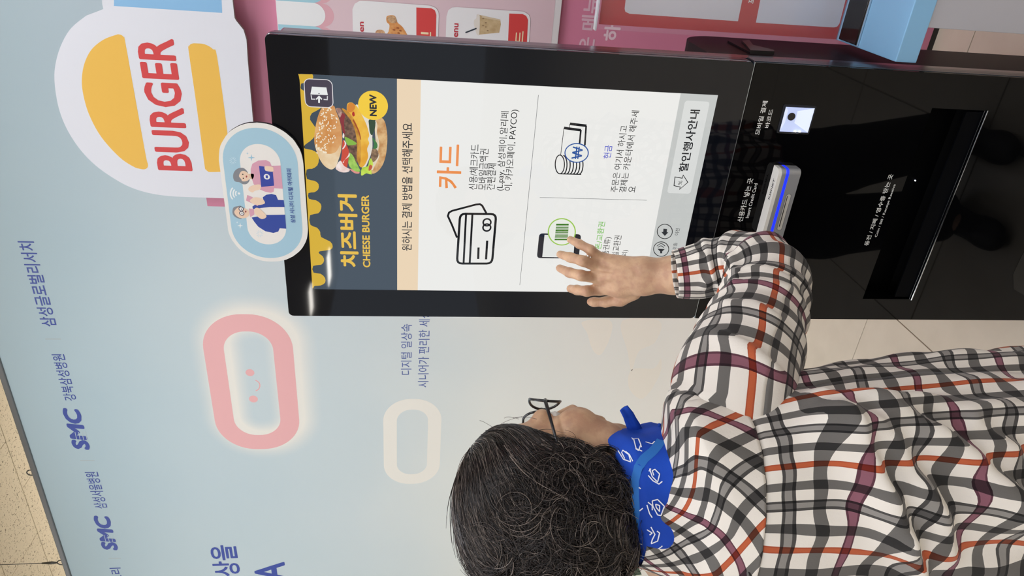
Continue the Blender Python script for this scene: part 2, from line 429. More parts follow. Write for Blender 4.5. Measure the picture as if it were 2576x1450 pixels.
# ------------------------------------------------------------------ pink booth with menu board
Gc = crop(0, 0, 2.0); Hc = crop(500, 0, 5.152); Ic = crop(840, 0, 4.293); Jc = crop(1450, 0, 3.22); Kc = crop(2150, 0, 4.833)
KY = .83
bt = thing('pink_menu_booth', (.7, KY, 0), 'pink booth wall with a light pink menu board behind the kiosk', 'booth')
m_pink = mat('booth_pink', '#cf809a', .45, bump=(40, .03, .001)); m_blk = mat('black_base', '#1d1b1c', .5)
bz = PY(520, 510, KY)[2]
box('booth_body', (-.198, KY, .018), (2.3, BY - .01, bz), m_pink, bt, bev=.002)
box('base_strip', (-.198, KY + .003, 0), (2.3, BY - .02, .018), m_blk, bt)
zt = PY(693, 0, KY - .012)[2]; zb = PY(*Ic(2440, 250), KY - .012)[2]
box('menu_board', (-.1, KY - .012, zb), (2.2, KY + .001, zt), ink('#dcd9d8'), bt, bev=.001, seg=1)
art = Art(KY - .012, ink)
zb2 = PY(*Ic(2368, 250), KY - .012)[2]
art.wpoly([(-.09, zb2), (2.19, zb2), (2.19, zt - .002), (-.09, zt - .002)], '#d6bcc1', 1)
for kx in range(-6, 4):      # scalloped awning, blue and white in turn
    wv = abs(PY(*Hc(1000, 5), KY - .012)[0] - PY(*Hc(1020, 313), KY - .012)[0])
    xl = PY(*Hc(1020, 313), KY - .012)[0] + kx * wv; zz = PY(*Hc(1640, 180), KY - .012)[2]
    tp = zt - .002; r_ = wv * .5
    def scal(dx, dz, ex=0):
        return [(xl + dx - ex, tp), (xl + dx - ex, zz + .03 + dz)] + [(xl + dx + wv/2 - (wv/2 + ex) * math.cos(t), zz + .03 + dz - (.03 + ex) * math.sin(t)) for t in np.linspace(.15, pi - .15, 12)] + [(xl + dx + wv + ex, zz + .03 + dz), (xl + dx + wv + ex, tp)]
    art.wpoly(scal(0, -.022), '#d6a3ab', 2)
    art.wpoly(scal(0, 0), '#e3e4e3' if kx % 2 == 0 else '#9cc8d4', 3 + (kx % 2))
art.build('awning_print', bt)['label'] = 'blue and white scalloped awning print'
def card(pts, redpts, name, title, tbl, tbr, ttl, word, wbl, wbr, wtl, pic, lab):
    art = Art(KY - .012, ink)
    art.poly(Ic(*pts), '#e4e3e2', 5, sm=0)
    art.poly(Ic(*redpts), '#cf3f3d', 6)
    art.text(title, Ic(*tbl), Ic(*tbr), Ic(*ttl), '#bb2f3a', 6, bold=.03)
    art.text(word, Ic(*wbl), Ic(*wbr), Ic(*wtl), '#ead7ae', 7, bold=.03)
    pic(art); art.build(name, bt)['label'] = lab
def chicken(a):
    a.poly(Ic((565, 195), (580, 170), (630, 163), (665, 180), (685, 240), (740, 290), (790, 370), (800, 420), (560, 420), (590, 340), (600, 270), (572, 240)), ink('#c9803f', noise=(90, '#e0a766')), 6, sm=3)
    a.poly(Ic((575, 195), (610, 168), (660, 182), (680, 235), (640, 250), (600, 235)), ink('#a2744e', noise=(120, '#d7b489')), 7, sm=3)
    a.poly(Ic((450, 345), (475, 322), (530, 325), (555, 360), (560, 420), (450, 420)), ink('#b5835a', noise=(120, '#dcb88c')), 6, sm=3)
    for q in ((690, 300), (720, 330), (650, 320), (700, 355)): a.poly(Ic((q[0]-18, q[1]), (q[0], q[1]-9), (q[0]+16, q[1]+5), (q[0], q[1]+10)), '#9c5426', 8, sm=3)
def coffee(a):
    a.poly(Ic((1545, 155), (1795, 210), (1803, 260), (1785, 352), (1548, 375), (1530, 320), (1530, 230)), ink('#b59a6f', noise=(60, '#c9b188')), 6)
    a.poly(Ic((1548, 158), (1575, 170), (1570, 365), (1548, 375), (1533, 345), (1512, 260), (1515, 215), (1535, 200)), '#ddd6ca', 7, sm=2)
    a.poly(Ic((1600, 165), (1795, 212), (1798, 225), (1600, 190)), '#cdbb9b', 7)
    for q in ((1612, 198), (1640, 245), (1610, 275), (1640, 290), (1660, 330)): a.poly(Ic((q[0]-14, q[1]), (q[0], q[1]-8), (q[0]+14, q[1]), (q[0], q[1]+8)), '#8c7350', 8)
    a.stroke(Ic((1420, 352), (1540, 305)), .0035, '#23303a', 8)
    a.poly(Ic((1580, 440), (1610, 425), (1650, 440), (1660, 520), (1580, 520)), '#b59f98', 6)
    a.stroke(Ic((1640, 438), (1760, 458)), .004, '#2a2a2c', 8)
rr1 = [(200, 100), (225, 40), (280, 8), (340, 8), (1040, 60), (1100, 85), (1130, 130), (1132, 180), (1110, 900), (215, 900)]
card(rr1, [(890, 80), (1050, 88), (1090, 110), (1106, 160), (1090, 900), (890, 900)], 'chicken_menu_card', 'Chicken', (332, 620), (332, 235), (272, 620), '치킨',
     (1045, 640), (1045, 345), (935, 640), chicken, 'white menu card with fried chicken and a red strip')
rr2 = [(1215, 180), (1235, 110), (1275, 80), (1330, 76), (2050, 125), (2105, 160), (2122, 210), (2080, 900), (1190, 900)]
card(rr2, [(1893, 145), (2035, 150), (2075, 170), (2096, 215), (2060, 900), (1860, 900)], 'drink_menu_card', 'Menu', (1338, 480), (1342, 252), (1272, 480), '사이드',
     (2025, 790), (2030, 335), (1922, 790), coffee, 'white menu card with an iced coffee cup and a red strip')
art = Art(KY, ink)
art.text('은 메뉴', Jc(140, 435), Jc(200, -25), Jc(8, 435), '#d9b3c1', 1, bold=.03)
art.build('white_lettering', bt)
art = Art(KY, ink)
art.text('기 하', Jc(320, 505), Jc(345, 200), Jc(190, 505), '#e3c6d0', 1, bold=.04)
art.build('white_lettering', bt)

# ------------------------------------------------------------------ burger sign board
SY = .78
sg = thing('burger_sign', (.2, SY, 1.93), 'big white burger-shaped sign board with yellow buns and red lettering', 'sign')
out = [(510, -60), (514, 20), (520, 46), (435, 78), (355, 145), (302, 240), (275, 350), (278, 450), (300, 560), (342, 660), (405, 755), (480, 832), (560, 890), (650, 940), (750, 972), (860, 988),
       (1000, 994), (1120, 998), (1220, 1000), (1275, 985), (1298, 940), (1296, 850), (1272, 600), (1246, 300), (1240, 200), (1225, 150), (1188, 104), (1180, 90), (1170, 0), (1163, -60)]
pt = [tuple(PY(*Gc(*p), SY)[[0, 2]]) for p in smooth_pts(out[3:17], 4, False)] + [tuple(PY(*Gc(*p), SY)[[0, 2]]) for p in out[17:] + out[:3]]
m_board = mat('sign_board', '#dcdde2', .5, bump=(90, .04, .001)); m_edge = mat('sign_edge', '#8d7f7c', .6)
slab_xz('sign_board', pt, SY, SY + .012, [m_board, m_edge], sg)
box('stand_off', (.1, SY + .012, 2.0), (.14, KY - .0125, 2.04), m_edge, sg); box('stand_off', (.5, SY + .012, 2.0), (.54, KY - .0125, 2.04), m_edge, sg)
art = Art(SY, ink)
art.poly(Gc((585, 175), (598, 173), (612, 177), (623, 188), (630, 210), (680, 490), (733, 780), (744, 825), (742, 843), (728, 852), (705, 850), (670, 838), (600, 790), (510, 690), (450, 580), (420, 480), (412, 400), (425, 320), (460, 250), (520, 200)), '#e9b748', 1, sm=5)
art.build('top_bun_print', sg)['label'] = 'yellow upper bun shape'
art = Art(SY, ink)
art.poly(Gc((949, 255), (950, 236), (956, 225), (968, 219), (985, 218), (1030, 223), (1072, 248), (1093, 290), (1142, 650), (1150, 760), (1148, 840), (1140, 858), (1125, 864), (1060, 866), (1045, 862), (1034, 850), (1029, 830), (990, 540)), '#e9b748', 1, sm=4)
art.build('bottom_bun_print', sg)['label'] = 'yellow lower bun shape'
art = Art(SY, ink)
art.text('BURGER', Gc(972, 862), Gc(878, 196), Gc(795, 862), '#cf3b3b', 1, bold=.03)
art.build('red_lettering', sg)['label'] = 'red BURGER lettering'
art = Art(SY, ink)
art.poly(Gc((575, -60), (573, 30), (1118, 65), (1112, -60)), '#86b7dc', 1)
art.build('blue_print_panel', sg)

# ------------------------------------------------------------------ poster stand, low blue table
zs = .672; TXL = .4625; TYF = .012; TYB = .236
tb = thing('blue_top_table', (.9, .12, 0), 'table with light blue slab top and grey pedestal right of the kiosk', 'table')
m_lb = mat('light_blue', '#86b9de', .45)
box('table_top', (TXL, TYF, zs - .040), (1.7, TYB, zs), m_lb, tb, bev=.0015)
box('pedestal', (.5215, TYF + .003, 0), (1.7, TYB - .01, zs - .040), mat('grey_pedestal', '#b3b1b6', .5, bump=(200, .05, .0005)), tb, bev=.001)
ps = thing('poster_stand', (.7, .19, zs), 'red menu poster in clear acrylic on a black base, on the light blue table', 'poster stand')
PY0 = .212
px0, px1 = PY(1506, 62, PY0), PY(2104, 102, PY0)
box('black_base', (TXL + .004, .136, zs), (1.3, PY0 - .012, zs + .006), mat('gloss_black', '#131314', .12), ps, bev=.002, seg=2)
box('base_rim', (TXL + .003, .1345, zs + .001), (1.3, .1365, zs + .004), mat('silver_rim', '#d5d8dc', .2, metal=.9), ps)
art = Art(PY0, lambda c: mat('poster_' + c.strip('#'), c, .16, spec=.5))
zt_ = PY(1506, 62, PY0)[2]; zb_ = zs + .003; xl = TXL + .0015
art.wpoly([(xl, zb_), (1.25, zb_), (1.25, zt_), (xl, zt_)], '#c02c2f', 1)
art.poly(Jc((405, -60), (390, 70), (396, 95), (430, 111), (1308, 172), (1355, -60)), '#dcd8de', 2)
art.poly(Jc((1500, -60), (1453, 183), (2085, 222), (2112, 215), (2130, 190), (2195, -60)), '#d8d6e0', 2)
art.text('포장', Jc(1435, 30), Jc(1445, -70), Jc(1385, 30), '#f0e4e4', 3, bold=.03)
art.build('red_poster', ps)['label'] = 'red poster with white panels'
m_acr = mat('clear_acrylic', '#e8eef2', .04, alpha=.05, spec=.6)
box('acrylic_sheet', (xl - .008, PY0 - .009, zb_ - .0025), (1.26, PY0 - .006, zt_ + .006), m_acr, ps)
box('acrylic_edge', (xl - .010, PY0 - .012, zt_ + .006), (1.26, PY0 + .004, zt_ + .009), mat('acrylic_edge', '#dfe5ea', .1, alpha=.8), ps)
# ------------------------------------------------------------------ self-order kiosk
KX0, KX1, KZ0, KZS, KZ1 = -.0585, .4505, .16, .9325, 1.7325
ks = thing('self_order_kiosk', (.196, 0, 0), 'tall glossy black self-order kiosk with a lit touchscreen', 'kiosk')
m_glass = mat('kiosk_glass', '#0d1017', .035, spec=.45)
m_glass2 = mat('kiosk_lower_glass', '#060607', .03, spec=.2)
m_case = mat('kiosk_case', '#2e3740', .22, metal=.3)
m_hl = mat('kiosk_edge_highlight', '#aeb9c2', .2, metal=.9)  # silver tone that paints highlights on the case edge and seam
m_back = mat('kiosk_grey_metal', '#77747c', .2, metal=.85)
m_house = mat('kiosk_dark_housing', '#1c1518', .38, spec=.04)
def panel(name, x0, x1, z0, z1, r, y0, y1, m, holes=(), rt=True):
    """front plate with optional rectangular openings"""
    if not holes:
        return slab_xz(name, rrect(x0, x1, z0, z1, r, 5), y0, y1, [m, m], ks)
    xs = sorted({x0, x1} | {h[0] for h in holes} | {h[1] for h in holes}); zs_ = sorted({z0, z1} | {h[2] for h in holes} | {h[3] for h in holes})
    V = []; F = []; ix = {}
    def v(x, z, y):
        k = (x, z, y)
        if k not in ix: ix[k] = len(V); V.append((x, y, z))
        return ix[k]
    def solid(i, j):
        if not (0 <= i < len(xs) - 1 and 0 <= j < len(zs_) - 1): return False
        cx = (xs[i] + xs[i+1]) / 2; cz = (zs_[j] + zs_[j+1]) / 2
        return not any(h[0] < cx < h[1] and h[2] < cz < h[3] for h in holes)
    for i in range(len(xs) - 1):
        for j in range(len(zs_) - 1):
            if not solid(i, j): continue
            a, b, c, d = xs[i], xs[i+1], zs_[j], zs_[j+1]
            F.append((v(a, c, y0), v(b, c, y0), v(b, d, y0), v(a, d, y0))); F.append((v(a, c, y1), v(a, d, y1), v(b, d, y1), v(b, c, y1)))
            if not solid(i-1, j): F.append((v(a, c, y0), v(a, d, y0), v(a, d, y1), v(a, c, y1)))
            if not solid(i+1, j): F.append((v(b, c, y0), v(b, c, y1), v(b, d, y1), v(b, d, y0)))
            if not solid(i, j-1): F.append((v(a, c, y0), v(a, c, y1), v(b, c, y1), v(b, c, y0)))
            if not solid(i, j+1): F.append((v(a, d, y0), v(b, d, y0), v(b, d, y1), v(a, d, y1)))
    return mesh(name, V, F, m, ks)
panel('display_glass', KX0, KX1, KZS + .0012, KZ1, .009, 0, .007, m_glass)
REC = (-.0085, .389, .4715, .580)
SCN = (.3310, .3830, .8010, .8630)
panel('lower_glass', KX0, KX1, KZ0, KZS - .0012, .004, 0, .007, m_glass2, holes=[REC, SCN])
slab_xz('seam_highlight', rrect(KX0, KX1, KZS - .0006, KZS + .0006, .0005, 2), .001, .005, m_hl, ks)  # bright strip paints a highlight along the gap between the panels
# case behind the glass: chamfered edge, then the grey chassis and the deeper housing
def case(name, x0, x1, z0, z1, r, prof, m):
    """stack of rounded outlines: prof = [(y, inset)]"""
    V = []; F = []; L = None
    for (y, ins) in prof:
        o = rrect(x0 + ins, x1 - ins, z0 + ins, z1 - ins, max(r - ins, .002), 6); base = len(V); V += [(p[0], y, p[1]) for p in o]; n = len(o)
        if L is not None:
            for i in range(n): F.append((L + i, base + i, base + (i+1) % n, L + (i+1) % n))
        L = base
    F.append(tuple(range(n))); F.append(tuple(reversed(range(L, L + n))))
    o = mesh(name, V, F, m, ks)
    bm = bmesh.new(); bm.from_mesh(o.data); bmesh.ops.recalc_face_normals(bm, faces=bm.faces); bm.to_mesh(o.data); bm.free(); return o
case('display_case', KX0 + .0003, KX1 - .0003, KZS + .001, KZ1 - .0003, .010, [(.0072, 0), (.010, -.0016), (.024, -.0016), (.027, .0005), (.040, .0005)], m_case)
case('display_edge_highlight', KX0 - .0004, KX1 + .0004, KZS + .0008, KZ1 + .0004, .0095, [(.0066, .0006), (.0071, 0), (.0079, -.0004), (.0084, .0008)], m_hl)  # thin ring paints the highlight round the display's edge
# lower case: four walls and a back, so that the recess stays open
bm = bmesh.new()
zl0, zl1 = KZ0 + .0003, KZS - .0015
box_bm(bm, (KX0, .0072, zl0), (KX0 + .02, .040, zl1), .001, 1); box_bm(bm, (KX1 - .02, .0072, zl0), (KX1 + .0008, .040, zl1), .001, 1)
box_bm(bm, (KX0 + .02, .0072, zl1 - .06), (KX1 - .02, .04, zl1)); box_bm(bm, (KX0 + .02, .0072, zl0), (KX1 - .02, .04, .45))
box_bm(bm, (KX0 + .02, .02, .60), (KX1 - .02, .04, .79))
bm_obj('lower_case', bm, m_case, ks)
V = []; F = []
for xx, w_ in ((KX1 + .0004, .0007),):
    for yy in (.0085, .021):
        n = len(V); V += [(xx + .0007, yy, zl0), (xx + .0007, yy + .0012, zl0), (xx + .0007, yy + .0012, zl1), (xx + .0007, yy, zl1)]; F.append((n, n+1, n+2, n+3))
mesh('side_highlights', V, F, mat('kiosk_side_highlight', '#5d666e', .25, metal=.7), ks)  # two narrow strips paint chamfer highlights down the side
case('chassis', KX0 + .004, KX1 - .001, KZ0 + .01, KZ1 - .014, .006, [(.040, 0), (.068, 0)], m_back)
# deeper lower housing with a rounded top
V = []; F = []; prof = [(.068, .10), (.068, .965)]
prof += [(.068 + .02 + (.245 - .088 - .0) * 0, .985)]
rr = .075
prof = [(.068, .10), (.068, .99)] + [(.25 - rr + rr * math.sin(t), .99 - rr + rr * math.cos(t)) for t in np.linspace(0, pi/2, 9)] + [(.25, .10)]
n = len(prof); hx0, hx1 = KX0 + .01, KX1 - .0015
V = [(hx0, p[0], p[1]) for p in prof] + [(hx1, p[0], p[1]) for p in prof]
F = [tuple(range(n)), tuple(reversed(range(n, 2*n)))] + [(i, i+n, (i+1) % n + n, (i+1) % n) for i in range(n)]
o = mesh('rear_housing', V, F, m_house, ks)
bm = bmesh.new(); bm.from_mesh(o.data); bmesh.ops.recalc_face_normals(bm, faces=bm.faces); bm.to_mesh(o.data); bm.free()
# lock flap standing off the housing's side
def hp(x, y): return PX_(*Jc(x, y), KX1)
def PX_(x, y, X): d = ray(x, y); q = CAM + d * ((X - CAM[0]) / d[0]); return (q[1], q[2])
def flap(name, pts, th, m, parent):
    P = [PX_(*Jc(*p), KX1) for p in pts]; n = len(P)
    V = [(KX1 - .002, p[0], p[1]) for p in P] + [(KX1 + th, p[0], p[1]) for p in P]
    F = [tuple(range(n)), tuple(reversed(range(n, 2*n)))] + [(i, i+n, (i+1) % n + n, (i+1) % n) for i in range(n)]
    return mesh(name, V, F, m, parent)
flp = flap('lock_flap', [(1225, 335), (1290, 330), (1440, 410), (1405, 430)], .0015, m_house, ks)
flap('lock_hook', [(1335, 350), (1395, 345), (1425, 385), (1590, 425), (1600, 438), (1405, 430), (1370, 385)], .005, mat('kiosk_hook', '#141214', .35), ks)
box('foot_plate', (KX0 - .02, -.05, 0), (KX1 + .02, .30, .012), mat('kiosk_base', '#27282b', .4, metal=.5), ks, bev=.002)
box('stem', (KX0 + .03, .03, .012), (KX1 - .03, .24, KZ0 + .02), m_case, ks, bev=.003)
# receipt tray: recess with sloping shelf, bright lip and small lamp
x0, x1, z0, z1 = REC
V = [(x0, .006, z1), (x1, .006, z1), (x1, .006, z0), (x0, .006, z0), (x0, .0385, z1), (x1, .0385, z1), (x1, .0385, z0 + .028), (x0, .0385, z0 + .028), (x0, .022, z0 + .002), (x1, .022, z0 + .002)]
F = [(0, 1, 5, 4), (4, 5, 6, 7), (8, 7, 6, 9), (3, 8, 9, 2), (0, 4, 7, 8, 3), (1, 2, 9, 6, 5)]
ty = mesh('receipt_tray', V, F, mat('tray_black', '#030304', .6, spec=.05), ks)
box('tray_flap', (x0 + .004, .003, z0 + .004), (x1 - .004, .006, z0 + .036), mat('tray_flap', '#050609', .5, spec=.05), ty)
box('tray_lip', (x0 - .001, -.003, z0 - .0016), (x1 + .001, .004, z0 + .0006), mat('chrome_lip', '#e3e7ec', .12, metal=1), ks, bev=.0005)
box('tray_lip', (x0, .000, z0 + .0028), (x1, .003, z0 + .0036), mat('chrome_lip2', '#8b929c', .2, metal=1), ks)
Cc = crop(1800, 160, 2.197); Mc = crop(1820, 380, 6.041); Lc = crop(1820, 180, 6.589); Qc = crop(2050, 420, 6.59)
p = PY(*Cc(1105, 648), .036)
box('tray_lamp', (p[0] - .001, .0355, p[2] - .0008), (p[0] + .001, .0380, p[2] + .0008), mat('tray_lamp', '#ffffff', .3, emis='#e9f0ff', estr=3), ty)
ld = bpy.data.lights.new('tray_light', 'POINT'); ld.energy = .02; ld.color = (.55, .65, 1); ld.shadow_soft_size = .002
lo = bpy.data.objects.new('tray_light', ld); link(lo, ty); lo.location = (.225, .020, .577)
# second, lower opening: only its corner is in view
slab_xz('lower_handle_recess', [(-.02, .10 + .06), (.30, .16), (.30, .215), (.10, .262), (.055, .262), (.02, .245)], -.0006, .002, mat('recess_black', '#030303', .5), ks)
# barcode scanner window
x0, x1, z0, z1 = SCN
fr = case('barcode_scanner', x0, x1, z0, z1, .003, [(-.0008, .0018), (-.0012, .001), (-.0008, 0), (.004, 0)], mat('scanner_rim', '#2a2c31', .25, metal=.6))
m_win = mat('scanner_glow', '#c9d4f2', .35, emis='#dfe8ff', estr=.62)
m_win2 = mat('scanner_glow_side', '#b6c3ea', .35, emis='#c8d5fb', estr=.50)
wx0, wx1, wz0, wz1 = x0 + .004, x1 - .004, z0 + .004, z1 - .004
cx, cz = .362, .8435
V = [(wx0, -.0030, wz0), (wx1, -.0030, wz0), (wx1, -.0030, wz1), (wx0, -.0030, wz1)]
i4 = [(cx - .011, -.0014, cz - .009), (cx + .010, -.0014, cz - .009), (cx + .010, -.0014, cz + .009), (cx - .011, -.0014, cz + .009)]
V += i4
bm = bmesh.new()
o = mesh('scanner_window', V, [(0, 1, 5, 4), (1, 2, 6, 5), (2, 3, 7, 6), (3, 0, 4, 7), (4, 5, 6, 7)], [m_win, m_win2], fr, fm=[0, 1, 0, 1, 1])
V = []; F = []; tube(V, F, [(cx, .0, cz), (cx, -.0028, cz)], [.0072, .0068], 24); mesh('scanner_lens', V, F, mat('lens_black', '#0a0b12', .08), fr)
V = []; F = []
for lx in (.3435, .352): tube(V, F, [(wx0 + .0005, -.0032, lx + .478), (wx0 + .0018, -.0032, lx + .478)], .0022, 8)
mesh('scanner_led', V, F, mat('scan_led', '#ffffff', .3, emis='#ffffff', estr=6), fr)
# card reader
rx0, rx1, rz0, rz1 = .136, .272, .808, .8505; D1 = .024
def rprof(ins, zl, zh, name, m, parent, y_out=D1, r=.009):
    """plan outline with rounded front corners, extruded in z"""
    a, b = rx0 + ins, rx1 - ins; yo = -y_out + ins
    pl = [(a, 0)] + [(a + r * (1 - math.cos(t)) * .45, yo + r * (1 - math.sin(t))) for t in np.linspace(0, pi/2, 7)] + [(b - r + r * math.sin(t), yo + r * (1 - math.cos(t))) for t in np.linspace(0, pi/2, 7)] + [(b, 0)]
    n = len(pl); V = [(p[0], p[1], zl) for p in pl] + [(p[0], p[1], zh) for p in pl]
    F = [tuple(range(n)), tuple(reversed(range(n, 2*n)))] + [(i, i+n, (i+1) % n + n, (i+1) % n) for i in range(n)]
    o = mesh(name, V, F, m, parent)
    bm = bmesh.new(); bm.from_mesh(o.data); bmesh.ops.recalc_face_normals(bm, faces=bm.faces); bm.to_mesh(o.data); bm.free(); return o
cr = rprof(0, rz0, .8305, 'card_reader', mat('reader_silver', '#a3a4a6', .35, metal=.35), ks); cr['label'] = 'white and silver card reader with a blue light strip'
rprof(-.0002, .8305, .8360, 'blue_led_strip', mat('reader_blue', '#1a2cff', .2, emis='#1b2dff', estr=1.3), cr)
rprof(0, .8360, .8440, 'reader_grey_band', mat('reader_silver', '#a3a4a6', .35), cr)
rprof(.0004, .8440, rz1, 'reader_white_top', mat('reader_white', '#efece4', .3), cr, r=.012)
art = Art(-D1, lambda c: mat('slotink_' + c.strip('#'), c, .4), step=.0002)
art.wpoly(rrect(.152, .226, .8145, .8250, .0045, 6), '#77797b', 1); art.wpoly(rrect(.153, .225, .8155, .8242, .004, 6), '#c9c6bd', 2)
art.wpoly([(.160, .8205), (.222, .8215), (.222, .8228), (.160, .8222)], '#0c0c0c', 3)
art.wpoly(rrect(.1385, .1465, .8175, .8225, .0022, 5), '#8b8d8f', 1)
art.build('card_slot', cr)['label'] = 'card slot with a dark slit'
box('green_led', (.1395, -D1 - .001, .8188), (.1420, -D1, .8208), mat('reader_green', '#55ff66', .3, emis='#66ff70', estr=2), cr)
V = []; F = []
gV, gF = glyphs('KISNET', .02)
mn, mx = gV.min(0), gV.max(0)
V = [(.210 + (v[0] - mn[0]) / (mx[0] - mn[0]) * .040, -.0165 + (v[1] - mn[1]) / (mx[1] - mn[1]) * .0055, rz1 + .0003) for v in gV]
mesh('reader_lettering', V, gF, ink('#22242a'), cr)
# white lettering on the lower glass
art = Art(0, lambda c: mat('panelink_' + c.strip('#'), c, .6))
wt = '#e6e6e2'
art.text('신용카드 넣는 곳', Mc(288, 1078), Mc(450, 415), Mc(202, 1078), wt, 1, bold=.022)
art.text('Insert Credit Card', Mc(382, 1018), Mc(520, 493), Mc(332, 1018), wt, 1, bold=.016)
art.build('card_slot_lettering', ks)
art = Art(0, lambda c: mat('panelink_' + c.strip('#'), c, .6))
art.text('모바일 결제', Lc(597, 1052), Lc(748, 490), Lc(512, 1052), wt, 1, bold=.022)
art.text('바코드', Lc(752, 937), Lc(838, 628), Lc(676, 937), wt, 1, bold=.022)
art.build('scanner_lettering', ks)
art = Art(0, lambda c: mat('panelink_' + c.strip('#'), c, .6))
art.text('동전 / 지폐 / 영수증 받는 곳', Qc(884, 1307), Qc(1318, 122), Qc(808, 1307), wt, 1, bold=.022)
art.text('Coin / Bill / Receipt Receive', Qc(1036, 1165), Qc(1352, 290), Qc(986, 1165), wt, 1, bold=.016)
art.build('receipt_lettering', ks)

# touchscreen: the lit picture under the same glossy glass
Ac = crop(640, 60, 2.0714); Bc = crop(1280, 180, 2.4167); Ec = crop(740, 180, 5.178)
SX0, SX1, SZ0, SZ1 = 0.0, .3925, .986, 1.683
scr = mesh('touchscreen', [(SX0, -.0003, SZ0), (SX1, -.0003, SZ0), (SX1, -.0003, SZ1), (SX0, -.0003, SZ1)], [(0, 1, 2, 3)], lit('#f1f1ee'), ks)
scr['label'] = 'lit touchscreen showing payment choices'
def A(): return Art(-.0003, lit, step=.00006)
zH = PY(*Ac(744, 1388), 0)[2]; zB = PY(*Ac(851, 1390), 0)[2]; zF = PY(*Bc(1045, 132), 0)[2]
art = A()
art.wpoly([(SX0, zH), (SX1, zH), (SX1, SZ1), (SX0, SZ1)], '#44515e', 1)
art.poly(Ac((231, 262), (232, 262), (232, 262), (290, 263), (303, 264), (305, 285), (275, 305), (243, 312), (243, 340), (300, 372), (330, 400), (345, 440), (300, 465), (290, 500), (318, 540), (318, 580), (290, 612), (262, 632), (262, 650),
            (300, 658), (328, 675), (336, 705), (328, 738), (300, 756), (272, 760), (274, 808), (312, 818), (334, 835), (333, 862), (312, 878), (282, 882), (284, 912), (320, 920), (345, 938), (348, 962),
            (333, 988), (290, 998), (292, 1048), (325, 1062), (343, 1085), (348, 1112), (395, 1135), (408, 1160), (395, 1178), (340, 1186), (338, 1198), (356, 1212), (363, 1235), (348, 1256), (306, 1262),
            (308, 1297), (345, 1303), (368, 1325), (368, 1350), (345, 1364), (316, 1366), (309, 1372), (306, 1380), (303, 1378), (302, 1370), (300, 1345), (270, 850), (239, 340), (234, 290)), '#dcb53f', 2, sm=2)
art.build('cheese_banner', scr)['label'] = 'slate blue advert strip with dripping yellow cheese'
art = A()
art.text('치즈버거', Ac(545, 1268), Ac(538, 890), Ac(450, 1268), '#ecc14b', 3, bold=.045)
art.text('CHEESE BURGER', Ac(605, 1270), Ac(598, 893), Ac(566, 1270), '#ecc14b', 3, bold=.035)
art.build('cheese_burger_lettering', scr)
# the burger photograph
rs = random.Random(3)
def lm(c, c2, s): return mat('litn_' + c + c2, '#050506', .03, emis=c, estr=SCREEN_LEVEL)
def litnoise(c, c2, scale):
    nm = 'litnoise_' + c + c2
    if nm in MATS: return MATS[nm]
    m = mat(nm, '#050506', .03, emis=c, estr=SCREEN_LEVEL); nt = m.node_tree; b = nt.nodes['Principled BSDF']
    tc = nt.nodes['Texture Coordinate']; n = nt.nodes.new('ShaderNodeTexNoise'); n.inputs['Scale'].default_value = scale; n.inputs['Detail'].default_value = 4
    nt.links.new(tc.outputs['Object'], n.inputs['Vector']); r = nt.nodes.new('ShaderNodeValToRGB'); r.color_ramp.elements[0].position = .38; r.color_ramp.elements[1].position = .64
    r.color_ramp.elements[0].color = lin(c); r.color_ramp.elements[1].color = lin(c2); nt.links.new(n.outputs['Fac'], r.inputs[0]); nt.links.new(r.outputs[0], b.inputs['Emission Color'])
    return m
art = A()
P = lambda pts, c, l, sm=3: art.poly(Ec(*pts), c, l, sm=sm)
P([(1060, 630), (1130, 600), (1180, 650), (1205, 760), (1214, 880), (1200, 1060), (1165, 1190), (1110, 1280), (1050, 1325), (1005, 1320), (1000, 1200), (1050, 1080), (1080, 900), (1070, 760)], litnoise('#c08a52', '#e3bd86', 70), 3)
P([(1060, 640), (1085, 700), (1078, 800), (1110, 940), (1090, 1050), (1110, 1100), (1050, 1230), (1010, 1290), (1000, 1180), (1040, 1020), (1060, 900), (1050, 760)], litnoise('#d8c4a4', '#efe3cd', 60), 4)
P([(800, 440), (860, 450), (920, 540), (990, 630), (1060, 640), (1062, 700), (1020, 800), (1020, 980), (1000, 1080), (960, 1180), (930, 1240), (880, 1240), (920, 1000), (950, 800), (880, 600)], '#e6e0d4', 5)
P([(975, 628), (1055, 636), (1052, 740), (1030, 800), (1010, 830), (985, 790), (975, 700)], '#2f4a33', 6)
P([(1015, 860), (1050, 890), (1085, 950), (1075, 1000), (1030, 1005), (1040, 940)], '#3f7a41', 6)
P([(1020, 1010), (1080, 1020), (1100, 1090), (1060, 1160), (1010, 1180), (1000, 1100)], litnoise('#6f5540', '#a58765', 120), 6)
P([(545, 482), (620, 480), (650, 520), (730, 600), (790, 720), (830, 900), (835, 1080), (825, 1190), (770, 1150), (710, 1060), (690, 950), (650, 850), (610, 720), (585, 600)], litnoise('#4f382c', '#8b6852', 130), 4)
P([(600, 560), (640, 545), (665, 580), (650, 640), (655, 740), (665, 800), (640, 800), (620, 720), (600, 640)], '#8c2c33', 5)
P([(545, 482), (600, 480), (620, 540), (600, 600), (590, 590), (565, 540)], litnoise('#9b7467', '#d2b2a6', 90), 5)
P([(640, 890), (690, 970), (715, 1060), (700, 1180), (680, 1290), (640, 1300), (600, 1240), (620, 1080), (625, 980)], '#cf4a34', 5)
P([(540, 1250), (600, 1160), (650, 1230), (720, 1270), (710, 1305), (640, 1315), (575, 1295)], litnoise('#e8c6bf', '#f6e9e4', 60), 6)
P([(720, 1265), (800, 1290), (850, 1310), (840, 1330), (790, 1325), (740, 1290)], '#e3938a', 5)
